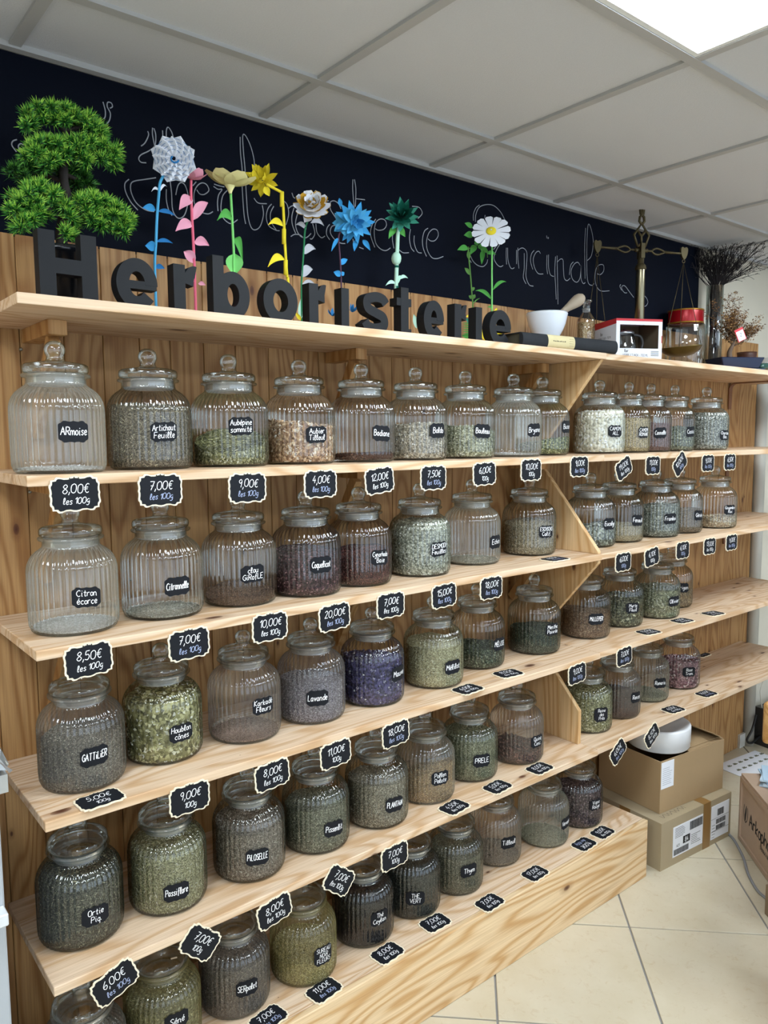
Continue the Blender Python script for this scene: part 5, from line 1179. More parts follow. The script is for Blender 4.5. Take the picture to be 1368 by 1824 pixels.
# boxed teapot
p = PY(1097, 629, -.245)
bx_ = empty('teapot_box', (p.x, -.245, Z_TOP), -math.radians(26), 'white and red cardboard box with a glass teapot behind its cut-out window', 'box')
w, dp, h = .178, .150, PY(1097, 567, -.245).z - Z_TOP
M['cardwhite'] = plain('white_print_card', '#e2e5ee', .5); M['cardred'] = plain('red_print_card', '#c3242f', .5); M['cardin'] = plain('brown_card_inside', '#6b5d49', .85); M['cardgrey'] = plain('grey_print', '#8b8d98', .6)
bb_ = MB()
wx0, wx1, wz0, wz1 = .014, w - .014, h * .28, h * .86
t_ = .0012
for a, b_, c, d_ in ((0, wx0, 0, h), (wx1, w, 0, h), (wx0, wx1, 0, wz0), (wx0, wx1, wz1, h)): bb_.box(a, b_, 0, t_, c, d_)
bb_.box(0, t_, t_, dp, 0, h); bb_.box(w - t_, w, t_, dp, 0, h); bb_.box(t_, w - t_, dp - t_, dp, 0, h); bb_.box(0, w, 0, dp, -.0, .0012)
bb_.build('carton', M['cardwhite'], bx_)
MB().box(t_ * 1.1, w - t_ * 1.1, dp - t_ * 2.2, dp - t_ * 1.1, .0013, h - .002).build('carton_lining', M['cardin'], bx_)
MB().box(w - t_ * 2.2, w - t_ * 1.1, t_ * 1.5, dp - t_ * 2, .0013, h - .002).build('carton_lining', M['cardin'], bx_)
MB().box(-.0003, w + .0003, -.0003, dp, h, h + .0012).build('carton_top', M['cardred'], bx_)
MB().box(0, w, -.0006, -.0002, h - .007, h).build('red_stripe', M['cardred'], bx_)
MB().hexa([(-.0006, 0, h - .016), (-.0002, 0, h - .016), (-.0002, dp, h - .022), (-.0006, dp, h - .022), (-.0006, 0, h), (-.0002, 0, h), (-.0002, dp, h), (-.0006, dp, h)]).build('red_stripe', M['cardred'], bx_)
MB().box(w * .985, w, -.0006, -.0002, h * .42, h * .60).build('red_flag', M['cardred'], bx_)
pr = MB(); fnf = lambda u, v: (u, -.0007, v)
write(pr, 'lar', .040, h * .185, .010, fnf, .13, 0, .045, 0); write(pr, 'VERRE ET INOX - 750 ML', .075, h * .085, .008, fnf, .09, 0, .10, 0)
for q in range(4): pr.box(w * .76, w * .93, -.0006, -.0003, h * (.10 + .035 * q), h * (.10 + .035 * q) + .0016)
fns = lambda u, v: (-.0007, dp - u, v)
pr.build('front_print', M['ink'], bx_); pr2 = MB()
write(pr2, 'lar', .05, h * .66, .011, fns, .13, 0, .05, 0); write(pr2, 'VERRE ET INOX - 750 ML', .07, h * .55, .008, fns, .09, 0, .09, 0)
pr2.build('side_print', M['ink'], bx_)
# teapot
tp = empty('glass_teapot', bx_.matrix_basis @ Vector((w * .40, dp * .45, .0016)), -math.radians(26), 'glass teapot with steel lid inside the white and red box', 'teapot')
M['steel'] = plain('brushed_steel', '#b9bcc0', .3, .9)
zb_ = h * .22
MB().lathe([(.0, .0), (.040, .0), (.040, zb_), (.0, zb_)], 24).build('card_stand', M['cardin'], tp)
MB().lathe([(.0, zb_), (.040, zb_), (.042, zb_ + .004), (.041, zb_ + .02), (.034, zb_ + .052), (.031, zb_ + .062)], 32).build('pot_glass', M['clear'], tp)
MB().lathe([(.030, zb_ + .062), (.033, zb_ + .063), (.033, zb_ + .070), (.026, zb_ + .075), (.006, zb_ + .077), (.006, zb_ + .082), (.0, zb_ + .083)], 28).build('pot_lid', M['steel'], tp)
MB().lathe([(.041, zb_ - .003), (.044, zb_), (.043, zb_ + .004)], 28).build('pot_base_ring', M['steel'], tp)
MB().tube(smooth_line([(.030, -.006, zb_ + .062), (.058, -.008, zb_ + .056), (.068, -.008, zb_ + .030), (.060, -.008, zb_ + .006)], 6), .005, 8).build('pot_handle', plain('dark_handle', '#3b3a3a', .4), tp)
# balance scale
SY = -.15
cp = PY(1140, 520, SY)
bs = empty('balance_scale', (cp.x, SY, Z_TOP), 0, 'tall tarnished brass balance scale with two hanging pans', 'scale')
def sl(px, py, Y): q = PY(px, py, Y); return Vector((q.x - cp.x, q.y - SY, q.z - Z_TOP))
ct = sl(1140, 474, SY).z; k = mpp(cp)
MB().lathe([(.0, .018), (.030, .018), (.034, .010), (.038, .004), (.038, 0)], 28).build('base', M['brass'], bs)
MB().lathe([(.0080 , .016), (8.3 * k, .022), (8.0 * k, ct - .012)], 24).build('column', M['brass_tube'], bs)
MB().lathe([(8.0 * k, ct - .014), (9.5 * k, ct - .012), (10 * k, ct - .007), (9.0 * k, ct - .004), (9.4 * k, ct), (7 * k, ct + .006), (5.5 * k, ct + .010), (5.5 * k, ct + .05)], 24).build('collar', M['brass'], bs)
RYY, LYY = -.227, -.073
rh, lh = sl(1218, 452, RYY), sl(1064, 440, LYY)
mid = (rh + lh) / 2; bd = (rh - lh).normalized()
ctr = Vector((0, 0, mid.z))
bm_ = MB()
bm_.bar(ctr + Vector((0, 0, -.030)), ctr + Vector((0, 0, .024)), .030, .016, bd)
bm_.build('beam_block', M['brass'], bs)
for e_ in (rh, lh):
    dd = (e_ - ctr); ll = dd.length; u = dd.normalized(); up_ = Vector((0, 0, 1))
    arm = MB()
    arm.tube([ctr + u * .010, ctr + u * .026], .0075, 10); arm.tube([ctr + u * .026, ctr + u * .046], .0040, 8)
    for s in (-1, 1):
        arm.tube(smooth_line([ctr + u * .045, ctr + u * .055 + up_ * .008 * s, ctr + u * .070 + up_ * .011 * s, ctr + u * .088 + up_ * .006 * s, ctr + u * .102], 4), .0038, 6)
    arm.tube([ctr + u * .100, ctr + u * (ll * .8), e_], [.0055, .0042, .0050], 8)
    arm.build('beam_arm', M['brass'], bs)
    sh_ = MB(); n2 = Vector((-u.y, u.x, 0))
    pol = smooth_line([(0, .020), (.008, .024), (.0145, .016), (.013, -.002), (.007, -.016), (0, -.022), (-.007, -.016), (-.013, -.002), (-.0145, .016), (-.008, .024)], 4, True)
    sh_.prism([tuple(q) for q in pol], lambda a, b_, c: e_ + u * a + up_ * b_ + n2 * c, -.005, .005).build('shell_end', M['brass'], bs)
    hk = e_ + Vector((0, 0, -.028))
    MB().tube([hk + u * (.006 * math.cos(t * PI / 8)) + up_ * (.006 * math.sin(t * PI / 8)) for t in range(17)], .0016, 6).build('hook', M['brass'], bs)
    isr = e_ is rh
    pc = sl(1213, 619, RYY) if isr else Vector((hk.x + .005, hk.y, .045))
    pr_ = 36 * mpp(pc + bs.location) if isr else .052
    tl = Matrix.Rotation(math.radians(-7 if isr else 0), 4, 'Y')
    pn = MB().lathe([(.0, -.036), (pr_ * .5, -.032), (pr_ * .85, -.016), (pr_, .002), (pr_ * 1.02, .004), (pr_ * .98, .004), (pr_ * .84, -.014), (pr_ * .5, -.029), (.0, -.033)], 36).build('pan', plain('aged_brass_pan', '#6b5a2e', .3, .85, var=.3, scale=30) if isr else M['brass'], bs)
    pn.matrix_local = Matrix.Translation(pc) @ tl
    for a in (0.6, 2.7, 4.8):
        q = pc + (tl @ Vector((pr_ * math.cos(a), pr_ * math.sin(a), .003)))
        MB().tube([hk + Vector((0, 0, -.005)), q], .0012, 5).build('chain', M['brass'], bs)
# openwork finial above the beam
fz = ctr.z
fin = MB()
def F(a, b_): return Vector((0, 0, fz)) + Vector((bd.x, bd.y, 0)).normalized() * (a * k) + Vector((0, 0, 1)) * (b_ * k)
for pts in ([(-7, 6), (-15, 26), (0, 46), (15, 26), (7, 6)], [(0, 10), (0, 24), (-9, 35)], [(0, 24), (9, 35)], [(0, 44), (-5, 50), (-4, 57), (0, 61), (4, 57), (5, 50), (0, 44)], [(0, 60), (0, 70)], [(-7, 6), (0, 12), (7, 6)]):
    fin.tube([F(*q) for q in pts], .0050, 6)
fin.prism([(-11, 77), (-3.5, 80), (0, 90), (3.5, 80), (11, 77), (5, 71), (3.5, 61), (-3.5, 61), (-5, 71)], lambda a, b_, c: F(a, b_) + Vector((0, c, 0)), -.003, .003)
fin.build('finial', M['brass'], bs)
# large glass jar with a red ribbon reel on top
JY = -.078
p = PY(1220, 610, JY); k = mpp(p); RG = 33 * k
gj = empty('storage_jar', (p.x, JY, Z_TOP), 0, 'tall plain clear glass jar behind the brass pan', 'jar')
hj = PY(1220, 578, JY).z - Z_TOP
MB().lathe([(.0, .005), (RG * .9, .003), (RG * .96, .0), (RG, .006), (RG, hj - .010), (RG * .97, hj - .003), (RG * .93, hj), (RG * .90, hj)], 48).build('jar_glass', M['clear'], gj)
rr = empty('ribbon_reel', (p.x, JY, Z_TOP + hj), 0, 'reel of shiny red ribbon with gold edges lying on the tall glass jar', 'ribbon')
hr = PY(1220, 549, JY).z - PY(1220, 574, JY).z
M['ribbon'] = plain('red_satin_ribbon', '#a3121d', .25, .25); M['goldedge'] = plain('gold_ribbon_edge', '#a8782a', .35, .6)
MB().lathe([(.0, .001), (RG * .90, .001), (RG * .91, .004), (RG * .91, hr - .004), (RG * .90, hr), (RG * .3, hr), (.0, hr)], 48).build('ribbon_roll', M['ribbon'], rr)
for z_ in (.003, hr - .003): MB().lathe([(RG * .912, z_ - .003), (RG * .93, z_ - .003), (RG * .93, z_ + .003), (RG * .912, z_ + .003)], 48).build('ribbon_edge', M['goldedge'], rr)
# tall vase with dried twigs
VY = -.065
p = PY(1272, 570, VY); k = mpp(p); RV = 14.5 * k; hv = PY(1272, 509, VY).z - Z_TOP
va = empty('glass_vase', (p.x, VY, Z_TOP), 0, 'slim tall cylindrical glass vase holding black twigs', 'vase')
MB().lathe([(.0, .006), (RV * .95, .004), (RV, 0), (RV, .01), (RV * .98, hv * .5), (RV, hv), (RV * .94, hv), (RV * .92, hv * .5), (RV * .92, .012), (0, .012)], 32).build('vase_glass', M['clear'], va)
tw = empty('dried_twigs', (p.x, VY, Z_TOP + .014), 0, 'fan of dry blackish twigs standing in the tall glass vase', 'dried twigs')
M['twig'] = plain('dry_black_twig', '#231d1f', .85)
rg = random.Random(3)
tmb = MB(); bud = MB()
view = (CAM_POS - p).normalized(); sdir = Vector((-view.y, view.x, 0)).normalized() * -1
if sdir.x < 0: sdir = -sdir
hv0 = hv - .014
for q in range(170):
    a = rg.gauss(.12, .42); dep = rg.uniform(-.25, .10)
    a = max(-.75, min(1.05, a))
    base = Vector((rg.uniform(-.6, .6) * RV * .8, rg.uniform(-.6, .6) * RV * .8, rg.uniform(0, .05)))
    mouth = Vector((0, 0, hv0)) + sdir * (RV * .62 * max(-1, min(1, a * 1.3))) + Vector((0, rg.uniform(-.4, .3) * RV, 0))
    ln_ = rg.uniform(.10, .20) * (1.0 if abs(a) < .5 else 1.25)
    d = (sdir * math.sin(a) + Vector((0, dep * .5, 0)) + Vector((0, 0, math.cos(a)))).normalized()
    pts = [base, (base + mouth) / 2, mouth]
    cur = mouth.copy()
    for s in range(5):
        d = (d + Vector((rg.gauss(0, .14), rg.gauss(0, .10), rg.gauss(0, .12)))).normalized()
        cur = cur + d * (ln_ / 5)
        cur.y = min(cur.y, -VY - .012); cur.z = min(cur.z, CEIL - Z_TOP - .03); pts.append(cur.copy())
        if s >= 1:
            for _ in range(2):
                d2 = (d + Vector((rg.gauss(0, .6), rg.gauss(0, .4), rg.gauss(.1, .5)))).normalized(); e2 = cur + d2 * rg.uniform(.012, .035)
                e2.y = min(e2.y, -VY - .01); e2.z = min(e2.z, CEIL - Z_TOP - .025)
                tmb.tube([cur, (cur + e2) / 2 + Vector((0, 0, .002)), e2], [.0010, .0008, .0006], 3, False)
                if rg.random() < .5: bud.add([e2 + Vector(v_) * .0018 for v_ in ((1, 0, 0), (0, 1, 0), (-1, 0, 0), (0, -1, 0), (0, 0, 1.3), (0, 0, -1.3))], [(0, 1, 4), (1, 2, 4), (2, 3, 4), (3, 0, 4), (1, 0, 5), (2, 1, 5), (3, 2, 5), (0, 3, 5)])
    tmb.tube(pts, [.0014] * 3 + [.0014, .0012, .0011, .0009, .0006][:len(pts) - 3], 4, False)
o = tmb.build('twigs', M['twig'], tw); o['kind'] = 'stuff'
o = bud.build('twig_buds', M['twig'], tw); o['kind'] = 'stuff'
# dried bonsai in a blue tray pot
DYY = -.238
p = PY(1308, 640, DYY); k = mpp(p)
db = empty('dried_bonsai', (p.x, DYY, Z_TOP), -math.radians(30), 'small dried brown bonsai in a dark blue rectangular pot with a hang tag', 'plant')
M['bluepot'] = plain('dark_blue_glazed_pot', '#141d38', .25); M['drybark'] = plain('grey_dry_bark', '#6b5747', .85, var=.3, scale=60, bump=.5)
hp = .052; a, b_ = .098, .062
MB().hexa([(-a * .82, -b_ * .82, .008), (a * .82, -b_ * .82, .008), (a * .82, b_ * .82, .008), (-a * .82, b_ * .82, .008), (-a, -b_, hp), (a, -b_, hp), (a, b_, hp), (-a, b_, hp)]).build('pot', M['bluepot'], db, bevel=.003)
MB().box(-a * .95, a * 1.05, -b_ * .95, b_ * .95, 0, .0075).build('saucer', plain('grey_blue_tray', '#2b3345', .5), db, bevel=.002)
rg2 = random.Random(9)
trp = smooth_line([(-.02, 0, hp - .004), (-.022, .002, hp + .025), (-.010, 0, hp + .055), (-.002, 0, hp + .085)], 5)
MB().tube(trp, [.013 - .0006 * i for i in range(len(trp))], 8).build('trunk', M['drybark'], db)
lm = MB(); brn = MB()
for q in range(44):
    aa = rg2.uniform(-.95, 1.25); d = Vector((math.sin(aa), rg2.uniform(-.4, .4), abs(math.cos(aa)) * .9 + .1)).normalized()
    cur = Vector((-.008, 0, hp + rg2.uniform(.045, .085))); pts = [cur.copy()]; ln_ = rg2.uniform(.08, .135) * (1.55 if abs(aa) < .45 and q % 2 == 0 else 1.05)
    for s in range(6):
        d = (d + Vector((rg2.gauss(0, .15), rg2.gauss(0, .15), rg2.gauss(.02, .12)))).normalized(); cur = cur + d * ln_ / 6; pts.append(cur.copy())
        for _ in range(22 if s else 3):
            c = cur + Vector((rg2.gauss(0, .007), rg2.gauss(0, .007), rg2.gauss(0, .006))); l = rg2.uniform(.0026, .0052)
            u = Vector((rg2.gauss(0, 1), rg2.gauss(0, 1), rg2.gauss(0, 1))).normalized(); v_ = u.orthogonal().normalized()
            lm.add([c - u * l, c + v_ * l * .7, c + u * l, c - v_ * l * .7], [(0, 1, 2, 3)])
    brn.tube(pts, [.0016 - .00018 * i for i in range(len(pts))], 4, False)
brn.build('branches', M['drybark'], db)
o = lm.build('dry_leaves', herb_mat('dry_brown_leaves', ['#3f2a1c', '#6b4a30', '#8f6a45', '#a98557'], cell=60), db); o['kind'] = 'stuff'
tgp = bs.location * 0 + (PY(1319, 596, DYY - .05))
tg = MB().box(-.020, .020, -.0004, .0004, -.026, .026).build('hang_tag', M['cardred'], db)
tg.matrix_local = db.matrix_basis.inverted() @ Matrix.Translation(tgp) @ Matrix.Rotation(math.radians(-28), 4, 'Z') @ Matrix.Rotation(math.radians(-25), 4, 'Y')
MB().box(-.0165, .0165, -.0010, -.0005, -.024, .016).build('tag_paper', M['cardwhite'], tg)
wm = MB(); write(wm, '2', 0, -.008, .014, lambda u, v: (u, -.0014, v), .12); wm.build('tag_ink', M['ink'], tg)
# small brown pot behind and plastic tub right of the bonsai
p = PY(1331, 612, -.09)
MB().lathe([(.0, .002), (.034, 0), (.036, .05), (.042, .10), (.044, .115), (.038, .115), (.0, .10)], 24).build('brown_pot', plain('brown_ceramic', '#4a2a1d', .5), None, (p.x, -.09, Z_TOP))
tag(COL.objects['brown_pot'], 'brown ceramic pot standing behind the dried bonsai', 'pot')
p = PY(1356, 640, -.19)
tu = empty('plastic_tub', (p.x, -.19, Z_TOP), 0, 'clear plastic tub of orange brown crumbs at the right end', 'tub')
MB().lathe([(.0, .003), (.038, .0), (.047, .05), (.050, .051), (.050, .054), (.046, .053)], 32).build('tub_wall', thin_glass('cloudy_plastic', haze=.25, haze_col='#dfe3ea'), tu)
o = MB().lathe([(.0, .004), (.036, .004), (.041, .024), (.02, .031), (.0, .029)], 24).build('tub_contents', herb_mat('orange_crumbs', ['#6b3d18', '#9a5f28', '#c0843f']), tu); o['kind'] = 'stuff'
p = PY(1366, 661, -.352)
q_ = MB().tube(smooth_line([(0, 0, 0), (.03, -.002, .004), (.07, 0, .006), (.11, .004, .004)], 4), [.003, .010, .013, .014, .014, .014, .014, .014, .014, .013, .012, .008, .004][:13], 10).build('green_bottle', plain('dark_green_bottle', '#23453c', .3), None, (p.x, p.y + .03, Z_TOP + .0135))
tag(q_, 'dark green bottle neck lying at the right shelf end', 'bottle')

# ================================================================== FLOOR, RIGHT
M['kraft'] = plain('kraft_cardboard', '#a98d68', .85, var=.10, scale=14); M['kraft2'] = plain('grey_kraft_cardboard', '#a8977a', .85, var=.08, scale=14)
M['tape'] = plain('brown_packing_tape', '#8d6a3c', .3); M['paperlabel'] = plain('white_shipping_label', '#e6e8ee', .6)
def carton(name, lab, o0, ang, w, d, z0, h, mat):
    r = empty(name, (o0[0], o0[1], z0), ang, lab, 'box')
    t_ = .004
    m_ = MB().box(0, w, 0, t_, 0, h).box(0, t_, t_, d, 0, h).box(w - t_, w, t_, d, 0, h).box(t_, w - t_, d - t_, d, 0, h).box(t_, w - t_, t_, d - t_, 0, t_)
    m_.build('carton_walls', mat, r)
    return r
ang1 = math.atan2(-.405 + .368, 2.59 - 2.136)
b1 = carton('cardboard_box', 'flat cardboard box with two shipping labels, lower of the two on the floor', (2.136, -.368), ang1, .455, .345, 0.0, .182, M['kraft2'])
MB().box(0, .455, 0, .345, .182, .186).build('flap', M['kraft2'], b1)
MB().box(.265, .312, -.0012, -.0003, 0, .186).build('tape_strip', M['tape'], b1)
MB().box(.265, .312, -.0012, .345, .1862, .187).build('tape_strip', M['tape'], b1)
MB().box(-.0012, -.0003, .14, .19, .05, .186).build('tape_strip', M['tape'], b1)
def shipping(root, x0, x1, z0, z1, seed, big):
    l = MB().box(x0, x1, -.0012, -.0003, z0, z1).build('shipping_label', M['paperlabel'], root)
    rg_ = random.Random(seed); m_ = MB(); W_ = x1 - x0; H_ = z1 - z0
    def bars(xa, xb, za_, zb_):
        x_ = xa
        while x_ < xb:
            w_ = rg_.uniform(.0008, .0026); m_.box(x_, min(x_ + w_, xb), -.0017, -.0013, za_, zb_); x_ += w_ + rg_.uniform(.0008, .002)
    f_ = lambda u, v: (u, -.0018, v)
    if big:
        bars(x0 + W_ * .55, x1 - .004, z1 - H_ * .34, z1 - H_ * .06); bars(x0 + .006, x0 + W_ * .52, z0 + .006, z0 + H_ * .24)
        write(m_, 'A01', x0 + W_ * .16, z0 + H_ * .30, .011, f_, .12, 0, None, 0)
        m_.box(x0 + W_ * .33, x0 + W_ * .56, -.0017, -.0013, z0 + H_ * .32, z0 + H_ * .56)
        for q in range(7): m_.box(x0 + W_ * .06, x0 + W_ * (.3 + .1 * rg_.random()), -.0017, -.0013, z1 - H_ * (.08 + .05 * q), z1 - H_ * (.08 + .05 * q) + .0012)
        for q in range(6): m_.box(x0 + W_ * .60, x0 + W_ * (.80 + .15 * rg_.random()), -.0017, -.0013, z0 + H_ * (.16 + .06 * q), z0 + H_ * (.16 + .06 * q) + .0014)
        t2 = MB(); write(t2, '84', x0 + W_ * .445, z0 + H_ * .36, .018, lambda u, v: (u, -.0020, v), .16, 0, None, 0); t2.build('label_number', M['paperlabel'], l)
    else:
        bars(x0 + W_ * .34, x1 - W_ * .30, z1 - H_ * .34, z1 - H_ * .14); bars(x0 + W_ * .28, x1 - W_ * .20, z0 + H_ * .42, z0 + H_ * .56); bars(x0 + W_ * .28, x1 - W_ * .20, z0 + H_ * .24, z0 + H_ * .38)
        for z_ in (.60, .22): m_.box(x0, x1, -.0017, -.0013, z0 + H_ * z_, z0 + H_ * z_ + .0008)
        for q in range(5): m_.box(x0 + W_ * .05, x0 + W_ * (.2 + .1 * rg_.random()), -.0017, -.0013, z0 + H_ * (.05 + .09 * q), z0 + H_ * (.05 + .09 * q) + .0013)
    m_.build('label_print', M['ink'], l)
shipping(b1, .072, .262, .030, .150, 1, True); shipping(b1, .318, .440, .022, .160, 2, False)
hw_ = MB(); ribbon(hw_, smooth_line([(.04 + .0075 * q, .028 + (.012 if q % 3 == 0 else -.006 if q % 2 else .004)) for q in range(20)], 4), .0014, lambda u, v: (u, v, .1876)); hw_.build('pen_writing', M['ink'], b1)
ang2 = math.atan2(-.375 + .329, 2.593 - 2.198)
b2 = carton('cardboard_box', 'taller open cardboard box with a white label, stacked on the flat one', (2.196, -.322), ang2, .395, .30, .1875, .205, M['kraft'])
for q, (x0, x1, y0, y1, ang_) in enumerate(((0.17, .395, .002, .298, 0), )):
    MB().box(x0, x1, y0, y1, .205, .2085).build('flap', M['kraft'], b2)
    MB().box(x0 + .03, x1 + .004, y0 + .01, y1 - .02, .2095, .2125).build('flap', M['kraft'], b2, None, (math.radians(.6), 0, math.radians(1.5)))
f = MB().box(0, .003, 0, .30, 0, .07).build('flap', M['kraft'], b2, (.385, 0, .212), (0, math.radians(-62), 0))
MB().box(.004, .078, -.0012, -.0003, .095, .200).build('paper_label', M['paperlabel'], b2)
pl_ = MB()
for q in range(9): pl_.box(.012, .050 + .02 * random.random(), -.0016, -.0013, .110 + .008 * q, .1112 + .008 * q)
pl_.build('label_print', M['cardgrey'], b2)
# white tin tub lying tilted in the open box
tt_ = empty('white_tub', (0, 0, 0), 0, 'round white lidded tub resting tilted in the open cardboard box', 'tub')
pc = PZ(1172, 1322, .40)
tt_.location = (pc.x, pc.y, .4035); tt_.rotation_euler = (math.radians(1.0), math.radians(-1.0), 0)
MB().lathe([(.0, .0), (.118, .0), (.120, .003), (.120, .018), (.1215, .020), (.1215, .080), (.120, .084), (.113, .087), (.108, .083), (.0, .083)], 64).build('tub_body', plain('white_satin_plastic', '#dcdde0', .3), tt_)
# wooden crate
M['cratewood'] = plain('pale_plywood', '#b89e88', .6, var=.12, scale=18)
c0 = Vector((2.592, -.441, 0)); c1 = Vector((2.381, -.653, 0)); dd = (c1 - c0).normalized(); ang3 = math.atan2(dd.y, dd.x)
cr = empty('wooden_crate', c0, ang3, 'pale wooden crate with a burnt-in black brand name by the cable', 'crate')
cw, cd, chh = .62, .36, .264     # local +x runs along the lettered side, +y into the crate
MB().box(0, cw, .003, .014, .003, chh).build('side_board', M['cratewood'], cr)
MB().box(0, cw, cd - .012, cd, .003, chh).build('side_board', M['cratewood'], cr)
MB().box(0, .012, .014, cd - .012, .003, chh).build('end_board', M['cratewood'], cr); MB().box(cw - .012, cw, .014, cd - .012, .003, chh).build('end_board', M['cratewood'], cr)
MB().box(0, cw, .0, cd, 0, .003).build('bottom_board', M['cratewood'], cr)
MB().box(-.001, cw + .001, 0, cd + .001, chh, chh + .012).build('crate_lid', M['cratewood'], cr, bevel=.001)
for a_, b_, c_, d_ in ((0, .013, .003, chh), (cw - .013, cw, .003, chh), (.013, cw - .013, .003, .02), (.013, cw - .013, chh - .018, chh)): MB().box(a_, b_, -.004, .003, c_, d_).build('frame_strip', M['cratewood'], cr)
lg = MB(); fc = lambda u, v: (u, .0022, v)
write(lg, 'Arkopharma', .245, .105, .052, fc, .13, 0, .30, 0)
write(lg, 'LABORATOIRES', .255, .072, .014, fc, .12, 0, .19, 0)
for s in (-1, 1):
    ribbon(lg, smooth_line([(.055 + .016 * s * 1.0, .165), (.055 + .021 * s, .140), (.055 + .015 * s, .112), (.055, .098)], 5), .004, fc)
lg.prism([(.052, .100), (.046, .125), (.052, .150), (.060, .168), (.062, .140), (.058, .115)], lambda u, v, d_: (u, d_, v), .0018, .0026)
lg.build('burnt_lettering', M['ink'], cr)
# blue leaflets on the crate
for q in range(5):
    o = MB().box(-.075, .075, -.055, .055, 0, .004 + .002 * (q % 2)).build('leaflet_bundle', plain('pale_blue_paper', ['#b9cfe0', '#cbdbe6', '#a9c4d8', '#c4d8e6', '#b2cadd'][q], .7))
    pz = PZ(1372, 1404, chh + .013)
    o.location = (pz.x + .075, pz.y + .005, chh + .0125 + q * .0066); o.rotation_euler = (0, 0, .3 + .18 * (q % 3))
    tag(o, ['lowest', 'second from bottom', 'middle', 'second from top', 'topmost'][q] + ' pale blue leaflet bundle stacked on the wooden crate', 'leaflet', 'pale blue leaflets on the crate')
# cable on the floor
cbp = [PZ(x_, y_, .005) for x_, y_ in ((1285, 1478), (1299, 1487), (1310, 1500), (1325, 1530), (1332, 1555), (1345, 1580), (1358, 1595), (1385, 1612))]
MB().tube(smooth_line([(q.x, q.y, .0052) for q in cbp], 6), .005, 8).build('floor_cable', plain('grey_cable', '#87888c', .5)); tag(COL.objects['floor_cable'], 'grey electric cable snaking over the floor tiles beside the crate', 'cable')
# brown post and the corner of a wooden table at the right edge
pq = PZ(1368, 1634, 0)
MB().box(0, .07, -.05, .02, 0, .105).build('wooden_block', plain('rough_brown_wood', '#8d7a62', .8, var=.3, scale=40), None, (pq.x, pq.y, 0), (0, 0, -.6)); tag(COL.objects['wooden_block'], 'rough brown wooden block standing on the tiles at the right edge', 'block')
MB().box(0, .05, -.35, .0, 0, .35).build('counter_side', plain('orange_brown_wood', '#a8794b', .5), None, (1.86, -.90, 0), (0, 0, -.62)); tag(COL.objects['counter_side'], 'orange brown counter side cut off at the bottom right edge', 'counter')
tq = PY(1358, 1250, -.75)
tb_ = empty('side_table', (tq.x, tq.y, 0), 0, 'thick rustic wooden table corner cut off at the right edge', 'table')
MB().box(0.0, 1.0, -.32, .0, PY(1358, 1322, -.75).z, tq.z).build('table_top', pine('rustic_top', 0, '#c9a066', '#a87840', '#6b4420', knots=.6), tb_, bevel=.012, seg=3)
zz_ = PY(1358, 1322, -.75).z
for lx, ly in ((.90, -.05), (.90, -.27)): MB().box(lx, lx + .05, ly - .02, ly + .03, 0, zz_).build('leg', M['brace'], tb_)
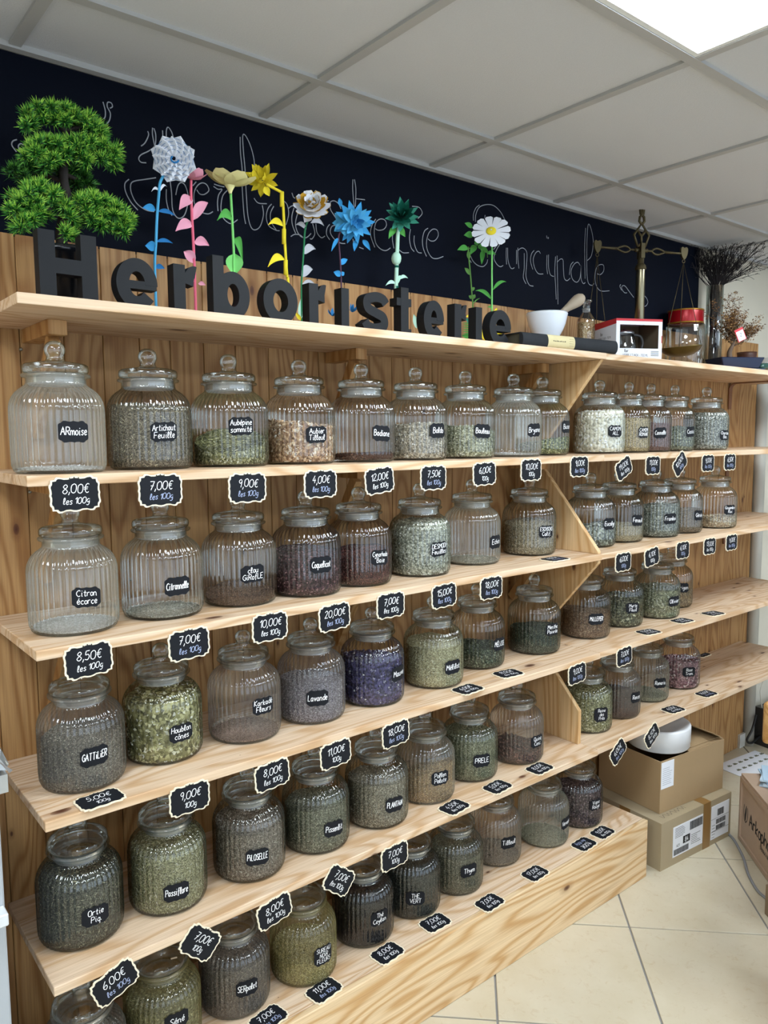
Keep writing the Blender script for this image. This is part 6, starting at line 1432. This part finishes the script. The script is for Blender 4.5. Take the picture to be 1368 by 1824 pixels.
# dark box, sheet of paper and cables by the wall
kb = MB().box(0, .30, -.17, 0, 0, .20).build('dark_box', plain('dark_grey_plastic', '#34312e', .5), None, (3.60, -.022, 0), (0, 0, -.15)); tag(kb, 'dark grey box standing on the floor against the wall far right', 'box')
ps = MB().box(0, .34, -.20, 0, 0, .0012).build('printed_sheet', M['paperlabel'], None, (3.17, -.035, .0003), (0, 0, -.12)); tag(ps, 'cream paper sheet with a green leaf pattern lying on the floor', 'paper')
lf = MB()
for q in range(14):
    cx_, cy_ = .06 + .045 * (q % 7), -.05 - .05 * (q // 7)
    for a_ in range(5):
        t = a_ * .6 - 1.2; lf.add([(cx_, cy_, .0016), (cx_ + .012 * math.sin(t + .25), cy_ + .014 * math.cos(t + .25), .0016), (cx_ + .019 * math.sin(t), cy_ + .020 * math.cos(t), .0016), (cx_ + .012 * math.sin(t - .25), cy_ + .014 * math.cos(t - .25), .0016)], [(3, 2, 1, 0)])
o = lf.build('leaf_print', plain('olive_print', '#5d6142', .8), ps); o['kind'] = 'stuff'
for q, (pts, rad, colr, lab) in enumerate(((((3.56, -.05, .17), (3.50, -.06, .11), (3.47, -.05, .06), (3.52, -.05, .03), (3.595, -.06, .05)), .006, '#1c1b1b', 'black cable looping beside the dark box on the floor'), (((3.60, -.06, .203), (3.60, -.05, .30), (3.68, -.05, .36), (3.78, -.06, .30), (3.80, -.07, .204)), .003, '#cfcabb', 'thin cream cable arching above the dark box'))):
    o = MB().tube(smooth_line(pts, 6), rad, 8).build('power_cable', plain('cable_sheath_%d' % q, colr, .5)); tag(o, lab, 'cable')

# ================================================================== LEFT EDGE: grey display stand
ds = empty('display_stand', (-.29, -.20, 0), 0, 'light grey metal display stand cut off at the lower left edge', 'stand')
MB().box(-.21, .210, -.17, .18, 0, .985).build('stand_body', plain('light_grey_lacquer', '#a9adb2', .4), ds, bevel=.003)
MB().box(-.21, .208, -.205, -.1705, .762, .785).build('ledge', plain('white_lacquer', '#d4d6d8', .4), ds, bevel=.002)
fb = MB(); rg3 = random.Random(4); vs = []
for i in range(9):
    for j in range(9):
        u, v = i / 8, j / 8
        vs.append((-.06 + .12 * u + rg3.gauss(0, .004), -.05 + .07 * v + rg3.gauss(0, .006), .032 + .075 * math.sin(PI * u) ** .6 * math.sin(PI * (.15 + .7 * v)) + rg3.gauss(0, .007)))
fb.add(vs, [(i * 9 + j, i * 9 + j + 1, (i + 1) * 9 + j + 1, (i + 1) * 9 + j) for i in range(8) for j in range(8)])
b_ = len(fb.v)
fb.box(-.055, .055, -.045, .02, 0.0, .034)
fo = fb.build('foil_bag', plain('crumpled_silver_foil', '#c3c6c8', .25, .8), None, (-.115, -.31, .9862)); tag(fo, 'crumpled silver foil bag on the grey stand at the left edge', 'bag')
